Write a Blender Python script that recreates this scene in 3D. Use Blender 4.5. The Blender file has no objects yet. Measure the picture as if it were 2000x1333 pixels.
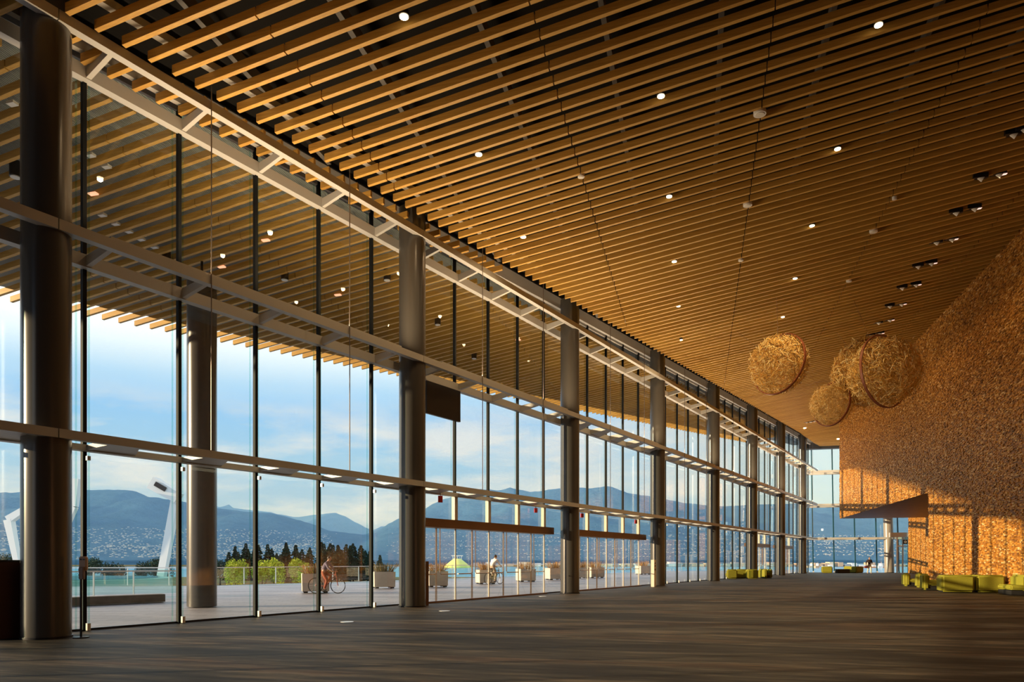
import bpy, bmesh, math, random
from mathutils import Vector, Matrix, noise
random.seed(7)
S = bpy.context.scene
COL = S.collection
R = math.radians

# ------------------------------------------------------------------ camera
F, HY, CZ = 1400.0, 1093.5, 1.5            # focal length in px, horizon row, eye height
cd = bpy.data.cameras.new('camera'); cam = bpy.data.objects.new('camera', cd); COL.objects.link(cam)
cam.location = (0, 0, CZ); cam.rotation_euler = (R(90), 0, 0)
cd.sensor_width = 36; cd.lens = 36*F/2000; cd.shift_y = (HY-666.5)/2000
cd.clip_start = 0.1; cd.clip_end = 40000
S.camera = cam

# ------------------------------------------------------------------ view, world, sun
S.view_settings.view_transform = 'Standard'; S.view_settings.look = 'None'
S.view_settings.gamma = 1; S.view_settings.use_curve_mapping = False
S.view_settings.exposure = 0.0
S.cycles.use_denoising = True
S.cycles.max_bounces = 8; S.cycles.diffuse_bounces = 4; S.cycles.glossy_bounces = 3
S.cycles.transparent_max_bounces = 14; S.cycles.transmission_bounces = 4
S.cycles.sample_clamp_indirect = 4; S.cycles.caustics_reflective = False; S.cycles.caustics_refractive = False
SKY_STRENGTH = 1.08
SUN_STRENGTH = 8.5

def nodes(tree, *specs): pass
w = bpy.data.worlds.new('sky'); S.world = w; w.use_nodes = True
nt = w.node_tree; nt.nodes.clear()
N = nt.nodes.new; L = nt.links.new
def mth(nt, op, a, b=None, clamp=False):
    n = nt.nodes.new('ShaderNodeMath'); n.operation = op; n.use_clamp = clamp
    for i, v in enumerate((a, b)):
        if v is None: continue
        if isinstance(v, (int, float)): n.inputs[i].default_value = v
        else: nt.links.new(v, n.inputs[i])
    return n.outputs[0]
def ramp(nt, fac, stops):
    n = nt.nodes.new('ShaderNodeValToRGB'); cr = n.color_ramp
    while len(cr.elements) > 1: cr.elements.remove(cr.elements[-1])
    cr.elements[0].position = stops[0][0]; cr.elements[0].color = (*stops[0][1], 1)
    for p, c in stops[1:]:
        e = cr.elements.new(p); e.color = (*c, 1)
    nt.links.new(fac, n.inputs[0]); return n.outputs[0]
def mixc(nt, fac, a, b, mode='MIX'):
    n = nt.nodes.new('ShaderNodeMix'); n.data_type = 'RGBA'; n.blend_type = mode
    for k, v in ((0, fac), (6, a), (7, b)):
        if isinstance(v, (int, float)): n.inputs[k].default_value = v
        elif isinstance(v, tuple): n.inputs[k].default_value = (*v, 1)
        else: nt.links.new(v, n.inputs[k])
    return n.outputs[2]
def noise_tex(nt, vec, scale, detail=4, rough=.55, dim='3D'):
    n = nt.nodes.new('ShaderNodeTexNoise'); n.inputs['Scale'].default_value = scale
    n.inputs['Detail'].default_value = detail; n.inputs['Roughness'].default_value = rough
    if vec is not None: nt.links.new(vec, n.inputs['Vector'])
    return n.outputs['Fac']
def mapping(nt, vec, scale=(1, 1, 1), rot=(0, 0, 0)):
    n = nt.nodes.new('ShaderNodeMapping'); n.inputs['Scale'].default_value = scale; n.inputs['Rotation'].default_value = rot
    nt.links.new(vec, n.inputs['Vector']); return n.outputs[0]
tc = N('ShaderNodeTexCoord'); sep = N('ShaderNodeSeparateXYZ'); L(tc.outputs['Generated'], sep.inputs[0])
z = sep.outputs[2]
grad = ramp(nt, z, [(0.0, (.44, .56, .74)), (0.06, (.40, .56, .80)), (0.13, (.37, .62, .90)), (0.19, (.31, .61, 1.02)),
                    (0.225, (.48, .76, 1.08)), (0.262, (.95, 1.06, 1.14)), (0.30, (1.3, 1.3, 1.3)), (.7, (.8, .9, 1.05)), (1.0, (.35, .5, .8))])
mp = mapping(nt, tc.outputs['Generated'], (2.2, 2.2, 9.0))
c1 = noise_tex(nt, mp, 2.2, 7, .6)
cl = ramp(nt, c1, [(.41, (0, 0, 0)), (.60, (1, 1, 1))])
band = ramp(nt, z, [(0.0, (.35, .35, .35)), (.07, (1, 1, 1)), (.17, (.95, .95, .95)), (.215, (.12, .12, .12)), (.3, (0, 0, 0)), (.45, (.5, .5, .5))])
cm = mixc(nt, 1.0, cl, band, 'MULTIPLY')
sky = mixc(nt, cm, grad, (.80, .83, .88))
east = ramp(nt, sep.outputs[0], [(.08, (0, 0, 0)), (.24, (.35, .35, .35)), (.36, (.85, .85, .85)), (.7, (.9, .9, .9))])
sky = mixc(nt, east, sky, (.76, .93, 1.0))
bg = N('ShaderNodeBackground'); L(sky, bg.inputs[0]); bg.inputs[1].default_value = SKY_STRENGTH
wo = N('ShaderNodeOutputWorld'); L(bg.outputs[0], wo.inputs[0])

sd = bpy.data.lights.new('sun', 'SUN'); sd.energy = SUN_STRENGTH; sd.angle = R(.6); sd.color = (1, .72, .42)
sun = bpy.data.objects.new('sun', sd); COL.objects.link(sun)
SUN = Vector((.98, .196, -.178)).normalized()
sun.rotation_euler = SUN.to_track_quat('-Z', 'Y').to_euler(); sun.location = (-60, -10, 30)

# ------------------------------------------------------------------ frames of the building
EL = Vector((.2529, .9675, 0)); ET = Vector((.9675, -.2529, 0))          # along the timber wall / along the slats
EG = Vector((.5349, .8450, 0)); EN = Vector((.8450, -.5349, 0))          # along the glass wall / into the hall
O = Vector((-9.003, 15.05, 0))                                          # foot of the first mullion in view
MS = 2.1516                                                             # mullion spacing
def G(u, v, z=0): return O + EG*u + EN*v + Vector((0, 0, z))
def ST(s, t, z=0): return EL*s + ET*t + Vector((0, 0, z))
def at(x, y, Y): return Vector(((x-1000)/F*Y, Y, CZ+(HY-y)/F*Y))        # a photo pixel at a known distance
def floor_at(x, y): return at(x, y, F*CZ/(y-HY))
T1, S_END = 13.45, 90.2                                                 # timber wall, end glass
def tg(p, s): return (p + .3595*s)/1.1276
def Zc(s, t):                                                           # underside of the slats
    X = EL.x*s+ET.x*t; Y = EL.y*s+ET.y*t
    if s <= 78: return 13.93+.158*X-.056*Y
    t0 = tg(-18.5, s); X = EL.x*s+ET.x*t0; Y = EL.y*s+ET.y*t0
    return 13.93+.158*X-.056*Y + (t-t0)*.167*(1-min(1, (s-78)/8))
def Zxy(P): return Zc(P.x*EL.x+P.y*EL.y, P.x*ET.x+P.y*ET.y)
def ceil_at(x, y):
    k = (x-1000)/F; Y = 12.43/((HY-y)/F-.158*k+.056)
    return Vector((k*Y, Y, CZ+(HY-y)/F*Y))

# ------------------------------------------------------------------ materials
def mat(name, col, rough=.6, metal=0, spec=.4, emit=None, es=1):
    m = bpy.data.materials.new(name); m.use_nodes = True
    b = m.node_tree.nodes['Principled BSDF']
    b.inputs['Base Color'].default_value = (*col, 1); b.inputs['Roughness'].default_value = rough
    b.inputs['Metallic'].default_value = metal; b.inputs['Specular IOR Level'].default_value = spec
    if emit: b.inputs['Emission Color'].default_value = (*emit, 1); b.inputs['Emission Strength'].default_value = es
    return m
def tex(name, fn, rough=.6, spec=.4, metal=0):
    m = mat(name, (.5, .5, .5), rough, metal, spec); nt = m.node_tree; b = nt.nodes['Principled BSDF']
    c = nt.nodes.new('ShaderNodeTexCoord'); g = nt.nodes.new('ShaderNodeNewGeometry'); oi = nt.nodes.new('ShaderNodeObjectInfo')
    fn(nt, b, c, g, oi); return m
def bump(nt, b, h, strength=.3, dist=.02):
    n = nt.nodes.new('ShaderNodeBump'); n.inputs['Strength'].default_value = strength; n.inputs['Distance'].default_value = dist
    nt.links.new(h, n.inputs['Height']); nt.links.new(n.outputs[0], b.inputs['Normal'])
def speck(col, var=.25, scale=6, bmp=.1):
    def fn(nt, b, c, g, oi):
        f = noise_tex(nt, g.outputs['Position'], scale, 5)
        d = tuple(x*(1-var) for x in col); e = tuple(min(1, x*(1+var)) for x in col)
        nt.links.new(ramp(nt, f, [(.3, d), (.7, e)]), b.inputs['Base Color'])
        if bmp: bump(nt, b, f, bmp)
    return fn
YAW = math.atan2(EL.x, EL.y)                                            # hall axis against +Y
def f_slat(nt, b, c, g, oi):
    v = mapping(nt, g.outputs['Position'], (1, 1, 1), (0, 0, YAW))
    v2 = mapping(nt, v, (.5, 14, 14))
    f = noise_tex(nt, v2, 1.6, 5, .6)
    col = ramp(nt, f, [(.25, (.47, .265, .055)), (.55, (.62, .37, .085)), (.8, (.70, .45, .13))])
    tone = ramp(nt, oi.outputs['Random'], [(0, (.84, .80, .74)), (.5, (.95, .94, .92)), (1, (1, 1, 1))])
    nt.links.new(mixc(nt, 1, col, tone, 'MULTIPLY'), b.inputs['Base Color'])
    bump(nt, b, f, .15, .004)
M = {}
M['slat'] = tex('slat_wood', f_slat, .5, .35)
def f_block(nt, b, c, g, oi):
    f = ramp(nt, g.outputs['Random Per Island'], [(0, (.20, .085, .018)), (.35, (.40, .165, .022)), (.7, (.56, .25, .034)), (.9, (.66, .36, .08)), (1, (.85, .6, .28))])
    v = mapping(nt, g.outputs['Position'], (1, 1, 1), (0, 0, YAW))
    n = noise_tex(nt, mapping(nt, v, (6, 6, 60)), 1.0, 4, .6)
    nt.links.new(mixc(nt, .35, f, ramp(nt, n, [(.3, (.35, .3, .25)), (.7, (1, 1, 1))]), 'MULTIPLY'), b.inputs['Base Color'])
    bump(nt, b, n, .4, .01)
M['block'] = tex('timber_block', f_block, .55, .3)
M['wood_plain'] = tex('timber_plain', speck((.42, .19, .06), .2, 3, .05), .5)
def f_carpet(nt, b, c, g, oi):
    v = mapping(nt, g.outputs['Position'], (1, 1, 1), (0, 0, YAW))
    a = noise_tex(nt, mapping(nt, v, (.10, .45, 1)), 1.0, 5, .65)
    d = noise_tex(nt, mapping(nt, v, (.45, 3.6, 1)), 1.0, 5, .7)
    br = nt.nodes.new('ShaderNodeTexBrick'); nt.links.new(v, br.inputs['Vector'])
    br.inputs['Scale'].default_value = 1; br.inputs['Brick Width'].default_value = 1.1; br.inputs['Row Height'].default_value = .075
    br.inputs['Mortar Size'].default_value = 0; br.inputs['Color1'].default_value = (0, 0, 0, 1); br.inputs['Color2'].default_value = (1, 1, 1, 1); br.inputs['Bias'].default_value = -.1
    col = ramp(nt, a, [(.38, (.014, .013, .013)), (.46, (.046, .042, .036)), (.53, (.105, .092, .074)), (.59, (.070, .046, .031)), (.66, (.022, .018, .017))])
    col = mixc(nt, .75, col, ramp(nt, d, [(.40, (.15, .15, .17)), (.5, (.8, .8, .8)), (.60, (1.8, 1.72, 1.55))]), 'MULTIPLY')
    col = mixc(nt, .5, col, ramp(nt, br.outputs[0], [(0, (.5, .5, .5)), (1, (1.3, 1.25, 1.2))]), 'MULTIPLY')
    nt.links.new(col, b.inputs['Base Color']); bump(nt, b, d, .3, .01)
M['carpet'] = tex('carpet', f_carpet, .62, .22)
def f_pave(nt, b, c, g, oi):
    br = nt.nodes.new('ShaderNodeTexBrick'); nt.links.new(g.outputs['Position'], br.inputs['Vector'])
    br.inputs['Scale'].default_value = 1; br.inputs['Brick Width'].default_value = 1.2; br.inputs['Row Height'].default_value = .3
    br.inputs['Mortar Size'].default_value = .012; br.inputs['Color1'].default_value = (.34, .34, .39, 1); br.inputs['Color2'].default_value = (.46, .46, .50, 1)
    br.inputs['Mortar'].default_value = (.16, .15, .15, 1)
    n = noise_tex(nt, mapping(nt, g.outputs['Position'], (.15, .6, 1)), 1, 4)
    nt.links.new(mixc(nt, .7, br.outputs[0], ramp(nt, n, [(.3, (.6, .6, .62)), (.7, (1.15, 1.1, 1.1))]), 'MULTIPLY'), b.inputs['Base Color'])
M['pave'] = tex('paving', f_pave, .5, .4)
M['column'] = tex('column_paint', speck((.075, .072, .066), .05, .6, 0), .25, .6)
M['steel'] = tex('steel_paint', speck((.52, .52, .50), .05, .8, 0), .4, .5)
M['black'] = mat('black_metal', (.012, .012, .014), .35)
M['fin'] = mat('dark_fin', (.01, .012, .014), .6, 0, .15)
M['dark'] = mat('dark_plenum', (.012, .012, .012), .9, 0, .1)
M['joist'] = mat('joist_steel', (.12, .12, .12), .6)
M['white'] = mat('white_paint', (.75, .75, .73), .4)
M['clamp'] = mat('stainless_clamp', (.85, .85, .82), .25, .3)
M['cable'] = mat('cable', (.25, .22, .2), .35, .8)
M['cream'] = mat('cream_post', (.72, .66, .54), .35)
M['bronze'] = mat('bronze_header', (.20, .12, .08), .35, .3)
M['handle'] = mat('brushed_handle', (.75, .62, .5), .25, .8)
M['red'] = mat('red_sign', (.55, .03, .02), .4)
M['brown'] = mat('brown_post', (.09, .035, .02), .4)
M['tan'] = mat('tan_plastic', (.6, .42, .28), .4)
M['lime'] = tex('lime_fabric', speck((.25, .24, .025), .1, 30, .05), .75, .2)
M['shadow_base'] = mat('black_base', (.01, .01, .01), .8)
def f_soffit(nt, b, c, g, oi):
    v = mapping(nt, g.outputs['Position'], (1, 1, 1), (0, 0, YAW))
    wv = nt.nodes.new('ShaderNodeTexWave'); nt.links.new(v, wv.inputs['Vector']); wv.bands_direction = 'X'; wv.inputs['Scale'].default_value = 7
    nt.links.new(ramp(nt, wv.outputs[1], [(.2, (.17, .19, .19)), (.8, (.34, .38, .38))]), b.inputs['Base Color'])
    bump(nt, b, wv.outputs[1], .6, .05)
M['soffit'] = tex('corrugated_soffit', f_soffit, .5)
M['concrete'] = tex('concrete', speck((.62, .56, .46), .08, 3, .05), .7)
M['stone'] = tex('stone_kerb', speck((.22, .20, .17), .2, 3, .1), .7)
M['sandwood'] = tex('stick_wood', lambda nt, b, c, g, oi: nt.links.new(ramp(nt, g.outputs['Random Per Island'], [(0, (.60, .33, .07)), (.5, (.90, .60, .16)), (1, (1, .86, .45))]), b.inputs['Base Color']), .4, .5)
M['ring'] = mat('ring_wood', (.30, .10, .045), .4)
def glass(name, tint, f0):
    m = bpy.data.materials.new(name); m.use_nodes = True; nt = m.node_tree; nt.nodes.clear()
    tr = nt.nodes.new('ShaderNodeBsdfTransparent'); tr.inputs[0].default_value = (*tint, 1)
    gl = nt.nodes.new('ShaderNodeBsdfGlossy'); gl.inputs['Roughness'].default_value = .0; gl.inputs[0].default_value = (.95, 1, 1, 1)
    g = nt.nodes.new('ShaderNodeNewGeometry'); dp = nt.nodes.new('ShaderNodeVectorMath'); dp.operation = 'DOT_PRODUCT'
    nt.links.new(g.outputs['Incoming'], dp.inputs[0]); nt.links.new(g.outputs['True Normal'], dp.inputs[1])
    q = mth(nt, 'POWER', mth(nt, 'SUBTRACT', 1.0, mth(nt, 'ABSOLUTE', dp.outputs['Value'])), 5.0)
    fr = mth(nt, 'ADD', mth(nt, 'MULTIPLY', q, 1-f0), f0, True)
    mx = nt.nodes.new('ShaderNodeMixShader'); o = nt.nodes.new('ShaderNodeOutputMaterial')
    nt.links.new(fr, mx.inputs[0]); nt.links.new(tr.outputs[0], mx.inputs[1]); nt.links.new(gl.outputs[0], mx.inputs[2]); nt.links.new(mx.outputs[0], o.inputs[0])
    return m
M['glass'] = glass('clear_glass', (.93, .97, .965), .075)
M['glass2'] = glass('green_glass', (.66, .90, .86), .08)
def leafy(a, b_):
    return lambda nt, b, c, g, oi: nt.links.new(ramp(nt, g.outputs['Random Per Island'], [(0, a), (1, b_)]), b.inputs['Base Color'])
M['conifer'] = tex('conifer', leafy((.012, .035, .03), (.04, .075, .05)), .8, .1)
M['willow'] = tex('willow', leafy((.22, .30, .02), (.50, .55, .06)), .7, .2)
M['dull_leaf'] = tex('dull_leaf', leafy((.10, .10, .04), (.22, .16, .07)), .8, .1)
M['rust_leaf'] = tex('rust_leaf', leafy((.22, .12, .05), (.50, .33, .17)), .8, .1)
M['bark'] = mat('bark', (.08, .05, .03), .9)

# ------------------------------------------------------------------ mesh helpers
class MB:
    def __init__(s): s.v = []; s.f = []
    def hexa(s, c):                       # 8 corners: bottom ring 0-3, top ring 4-7
        n = len(s.v); s.v += [tuple(p) for p in c]
        s.f += [tuple(n+i for i in q) for q in ((0, 3, 2, 1), (4, 5, 6, 7), (0, 1, 5, 4), (1, 2, 6, 5), (2, 3, 7, 6), (3, 0, 4, 7))]; return s
    def box(s, c, ax, ay, az):            # centre and three half-vectors
        c = Vector(c); ax, ay, az = Vector(ax), Vector(ay), Vector(az)
        return s.hexa([c-ax-ay-az, c+ax-ay-az, c+ax+ay-az, c-ax+ay-az, c-ax-ay+az, c+ax-ay+az, c+ax+ay+az, c-ax+ay+az])
    def bar(s, a, b, w, h=None, up=(0, 0, 1)):
        a, b = Vector(a), Vector(b); d = (b-a); h = h or w; up = Vector(up)
        sd = d.cross(up)
        if sd.length < 1e-6: sd = d.cross(Vector((1, 0, 0)))
        sd.normalize(); u2 = sd.cross(d).normalized()
        return s.box((a+b)/2, d/2, sd*w/2, u2*h/2)
    def quad(s, *p): n = len(s.v); s.v += [tuple(q) for q in p]; s.f.append(tuple(range(n, n+len(p)))); return s
    def tube(s, pts, r, seg=12, caps=True):
        pts = [Vector(p) for p in pts]; rr = r if isinstance(r, (list, tuple)) else [r]*len(pts); n0 = len(s.v)
        for i, p in enumerate(pts):
            d = (pts[min(i+1, len(pts)-1)]-pts[max(i-1, 0)]).normalized()
            a = d.orthogonal().normalized() if abs(d.z) < .999 else Vector((1, 0, 0)); a = (a-d*a.dot(d)).normalized(); b = d.cross(a)
            s.v += [tuple(p+(a*math.cos(k*2*math.pi/seg)+b*math.sin(k*2*math.pi/seg))*rr[i]) for k in range(seg)]
        for i in range(len(pts)-1):
            for k in range(seg):
                s.f.append((n0+i*seg+k, n0+i*seg+(k+1) % seg, n0+(i+1)*seg+(k+1) % seg, n0+(i+1)*seg+k))
        if caps: s.f.append(tuple(n0+k for k in range(seg))[::-1]); s.f.append(tuple(n0+(len(pts)-1)*seg+k for k in range(seg)))
        return s
    def build(s, name, m, parent=None, smooth=False, bevel=0):
        me = bpy.data.meshes.new(name); me.from_pydata(s.v, [], s.f); me.update()
        if isinstance(m, str): m = M[m]
        me.materials.append(m)
        bm = bmesh.new(); bm.from_mesh(me)
        if len(s.f) < 60000: bmesh.ops.recalc_face_normals(bm, faces=bm.faces)
        if bevel: bmesh.ops.bevel(bm, geom=bm.edges[:], offset=bevel, segments=3, affect='EDGES', clamp_overlap=True)
        bm.to_mesh(me); bm.free()
        if smooth:
            for p in me.polygons: p.use_smooth = True
            if smooth != 'all': me.set_sharp_from_angle(angle=R(40))
        o = bpy.data.objects.new(name, me); COL.objects.link(o)
        if parent: o.parent = parent; o.matrix_parent_inverse = parent.matrix_basis.inverted()
        return o
def tag(o, label=None, cat=None, group=None, kind=None):
    if label: o['label'] = label
    if cat: o['category'] = cat
    if group: o['group'] = group
    if kind: o['kind'] = kind
    return o
def thing(name, loc, label, cat, group=None, rz=0, kind=None):
    o = bpy.data.objects.new(name, None); COL.objects.link(o); o.location = loc; o.rotation_euler.z = rz
    o.empty_display_size = .1
    return tag(o, label, cat, group, kind)
def struct(o): o['kind'] = 'structure'; return o
def copy_tree(o, parent=None):
    c = o.copy(); COL.objects.link(c)
    if parent: c.parent = parent
    for ch in [x for x in CH.get(o.name, [])]: copy_tree(ch, c)
    return c
CH = {}
def register(o):
    for x in bpy.data.objects:
        if x.parent == o: CH.setdefault(o.name, []).append(x); register(x)
ORD = ['nearest', 'second', 'third', 'fourth', 'fifth', 'sixth', 'seventh', 'eighth', 'ninth', 'tenth', 'eleventh', 'twelfth', 'thirteenth',
       'fourteenth', 'fifteenth', 'sixteenth', 'seventeenth', 'eighteenth', 'nineteenth', 'twentieth']
def lamp(name, kind, loc, energy, col, parent, **k):
    d = bpy.data.lights.new(name, kind); d.energy = energy; d.color = col
    for a, b in k.items():
        if a != 'dirv': setattr(d, a, b)
    o = bpy.data.objects.new(name, d); COL.objects.link(o); o.location = loc
    if 'dirv' in k: o.rotation_euler = Vector(k['dirv']).to_track_quat('-Z', 'Y').to_euler()
    if parent: o.parent = parent; o.matrix_parent_inverse = parent.matrix_basis.inverted()
    return o
UP = Vector((0, 0, 1))

# ------------------------------------------------------------------ floor, ground, decks, walls
GL = lambda u: G(u, 0)
u_corner = 81.8
struct(MB().quad(G(-45, 0), G(u_corner, 0), ST(S_END, 26), ST(-12, 26), ST(-12, -14)).build('floor', 'carpet'))
pl = [G(-45, -.02, -.03), G(u_corner, -.02, -.03), (42, 106, -.03), (20, 93, -.03), (2.45, 68.6, -.03), (-10.7, 50, -.03), (-17.7, 42, -.03), (-28.5, 40, -.03), (-110, 36, -.03), (-110, -40, -.03)]
g_ = MB(); g_.quad(*pl); struct(g_.build('ground', 'pave'))
edge = MB()
for a, b in zip(pl[2:8], pl[3:9]):
    a, b = Vector(a), Vector(b); edge.hexa([a-UP*6, b-UP*6, b-UP*6+Vector((.1, -.1, 0)), a-UP*6+Vector((.1, -.1, 0)), a, b, b+Vector((.1, -.1, 0)), a+Vector((.1, -.1, 0))])
struct(edge.build('trim_9', 'concrete'))
# inner deck over the slats, outer soffit deck
def deck(pf0, pf1, dz, s0, s1, name, m, step=3.0):
    mb = MB(); s = s0
    while s < s1-.01:
        e = min(s+step, s1)
        a0, a1, b0, b1 = pf0(s), pf1(s), pf0(e), pf1(e)
        mb.hexa([ST(s, a0, Zc(s, a0)+dz), ST(s, a1, Zc(s, a1)+dz), ST(e, b1, Zc(e, b1)+dz), ST(e, b0, Zc(e, b0)+dz),
                 ST(s, a0, Zc(s, a0)+dz+.25), ST(s, a1, Zc(s, a1)+dz+.25), ST(e, b1, Zc(e, b1)+dz+.25), ST(e, b0, Zc(e, b0)+dz+.25)])
        s = e
    return struct(mb.build(name, m))
te = lambda s: (-35.6+.526*s)/1.1711
deck(lambda s: tg(-18.45, s), lambda s: 26, .95, -12, 91.5, 'ceiling', 'dark')
deck(lambda s: te(s)+.12, lambda s: tg(-18.5, s)-.02, .42, -12, 91.5, 'ceiling_eave', 'soffit')
# plenum joists above the slats
for k, t in enumerate([-12.5+2.6*i for i in range(14)]):
    mb = MB()
    s1 = min(77.5, (t*1.1276+17.6)/.3595)
    a = ST(-8, t, Zc(-8, t)+.55); b = ST(s1, t, Zc(s1, t)+.55)
    if t < T1-.2: struct(mb.bar(a, b, .12, .3).build('beam_joist', 'joist'))
# grey edge purlin just inside the glass
for p0, dz, wdt in ((-16.6, .34, .16), (-18.15, .30, .14)):
    mb = MB(); pts = []
    for i in range(0, 27):
        Y = 3+i*3.1; P = Vector((p0+.633*Y, Y, 0)); pts.append(P+UP*(Zxy(P)+dz))
    for a, b in zip(pts, pts[1:]): mb.bar(a, b, wdt, .16)
    struct(mb.build('trim_purlin', 'steel'))
mb = MB()
for i in range(0, 30):
    Ya, Yb = i*3.1-3, (i+1)*3.1-3
    q = [Vector((-18.5+.633*y, y, 0)) for y in (Ya, Yb)]
    if Yb > 84.5: break
    mb.hexa([q[0]+UP*(Zxy(q[0])+.30), q[1]+UP*(Zxy(q[1])+.30), q[1]+UP*(Zxy(q[1])+.30)-EN*.08, q[0]+UP*(Zxy(q[0])+.30)-EN*.08, q[0]+UP*(Zxy(q[0])+1.2), q[1]+UP*(Zxy(q[1])+1.2), q[1]+UP*(Zxy(q[1])+1.2)-EN*.08, q[0]+UP*(Zxy(q[0])+1.2)-EN*.08])
struct(mb.build('trim_fascia', 'steel'))
# timber-block walls
def block_wall(name, P0, U, V, nrm, nu, nv, du, dv, ztop, depth=.055, seed=1):
    rnd = random.Random(seed); v = []; f = []
    for j in range(nv):
        off = rnd.random()*du; i = 0; x = -off
        while x < nu*du:
            wdt = du*rnd.choice((.5, .8, 1, 1, 1.4)); x0, x1 = max(0, x), min(nu*du, x+wdt); x += wdt
            if x1-x0 < .01: continue
            z0, z1 = j*dv, (j+1)*dv
            zt = ztop((x0+x1)/2)
            if z0 > zt: continue
            z1 = min(z1, zt); h = rnd.random()**1.6*depth+.004
            n = len(v)
            for (xx, zz) in ((x0, z0), (x1, z0), (x1, z1), (x0, z1)):
                b = P0+U*xx+V*zz; v.append(tuple(b))
            for (xx, zz) in ((x0+.004, z0+.004), (x1-.004, z0+.004), (x1-.004, z1-.004), (x0+.004, z1-.004)):
                b = P0+U*xx+V*zz+nrm*h; v.append(tuple(b))
            f += [(n+4, n+5, n+6, n+7), (n, n+1, n+5, n+4), (n+1, n+2, n+6, n+5), (n+2, n+3, n+7, n+6), (n+3, n, n+4, n+7)]
    me = bpy.data.meshes.new(name); me.from_pydata(v, [], f); me.materials.append(M['block']); me.update()
    o = bpy.data.objects.new(name, me); COL.objects.link(o); return struct(o)
ZS = 5.55; S_CUT, S_TIP = 48.4, 76.9; T2 = 22.3; S_IN = 87.5
block_wall('wall_right', ST(S_TIP, T1, ZS), -EL, UP, -ET, 246, 190, .18, .06, lambda x: Zc(S_TIP-x, T1)+.9-ZS, seed=3)
block_wall('wall_right_lower', ST(S_CUT, T1, 0), -EL, UP, -ET, 86, 93, .18, .06, lambda x: ZS, seed=4)
block_wall('wall_recess', ST(S_IN, T2, 0), -EL, UP, -ET, 218, 165, .18, .06, lambda x: 9.9, seed=5)
mb = MB()
mb.quad(ST(33, T1, 0), ST(-12, T1, 0), ST(-12, T1, 18), ST(33, T1, 18))
struct(mb.build('wall_right_rear', 'wood_plain'))
struct(MB().hexa([ST(S_CUT, T1+.01, ZS), ST(S_TIP-.01, T1+.01, ZS), ST(S_TIP-.01, T2+.5, ZS), ST(S_CUT, T2+.5, ZS),
                  ST(S_CUT, T1+.01, ZS+.15), ST(S_TIP-.01, T1+.01, ZS+.15), ST(S_TIP-.01, T2+.5, ZS+.15), ST(S_CUT, T2+.5, ZS+.15)]).build('ceiling_cantilever', 'wood_plain'))
struct(MB().quad(ST(S_TIP, T1, ZS), ST(S_TIP, 26, ZS), ST(S_TIP, 26, 18), ST(S_TIP, T1, 18)).quad(ST(S_CUT, T1, 0), ST(S_CUT, T2, 0), ST(S_CUT, T2, ZS), ST(S_CUT, T1, ZS)).build('wall_cantilever_end', 'wood_plain'))
struct(MB().quad(ST(S_IN, T2+.01, 0), ST(S_CUT, T2+.01, 0), ST(S_CUT, T2+.01, ZS), ST(S_IN, T2+.01, ZS)).quad(ST(33, T1+.01, 0), ST(S_CUT, T1+.01, 0), ST(S_CUT, T1+.01, ZS), ST(33, T1+.01, ZS)).quad(ST(33, T1+.01, ZS), ST(S_TIP, T1+.01, ZS), ST(S_TIP, T1+.01, 18), ST(33, T1+.01, 18)).build('wall_core', 'wood_plain'))
struct(MB().quad(ST(-12, -14, 0), ST(-12, 26, 0), ST(-12, 26, 18), ST(-12, -14, 18)).build('wall_rear', 'wood_plain'))
struct(MB().quad(ST(S_IN, T2, 0), ST(S_IN, 26, 0), ST(S_IN, 26, 16), ST(S_IN, T2, 16)).quad(ST(S_IN, 26, 0), ST(S_END, 26, 0), ST(S_END, 26, 16), ST(S_IN, 26, 16)).build('wall_far_right', 'white'))

# ------------------------------------------------------------------ slats
JT = [1.66+5.1*i for i in range(-9, 6)]
def slat(s, t0, t1, name, label, group):
    cuts = [t0]+[j for j in JT if t0+.3 < j < t1-.3]+[t1]; mb = MB()
    w2, h = .052, .18
    for a, b in zip(cuts, cuts[1:]):
        a += .015; b -= .015
        a2, b2 = a, b
        mb.hexa([ST(s-w2, a2, Zc(s, a)), ST(s-w2, b2, Zc(s, b)), ST(s+w2, b2, Zc(s, b)), ST(s+w2, a2, Zc(s, a)),
                 ST(s-w2, a2, Zc(s, a)+h), ST(s-w2, b2, Zc(s, b)+h), ST(s+w2, b2, Zc(s, b)+h), ST(s+w2, a2, Zc(s, a)+h)])
    return tag(mb.build(name, 'slat'), label, 'batten', group, 'thing')
SP = .514; k = 0; s = 8.44
while s < 89.8:
    t1 = T1-.03 if s < S_TIP else min(25, T2+2)
    slat(s, tg(-17.04, s), t1, 'ceiling_batten', 'long hemlock slat crossing the hall ceiling from the glass wall to the timber wall', 'slats of the hall ceiling')
    s += SP; k += 1
s = 5.87; k = 0
while s < 78:
    slat(s, te(s), tg(-18.85, s), 'eave_batten', 'hemlock slat under the roof overhang outside the glass wall', 'slats of the outdoor eave')
    s += SP; k += 1
s = 8.44
while s < 26:
    slat(s, tg(-18.2, s), tg(-17.36, s), 'short_batten', 'short piece of hemlock slat between the two top rails by the glass', 'short slats over the top beam')
    s += SP

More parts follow.
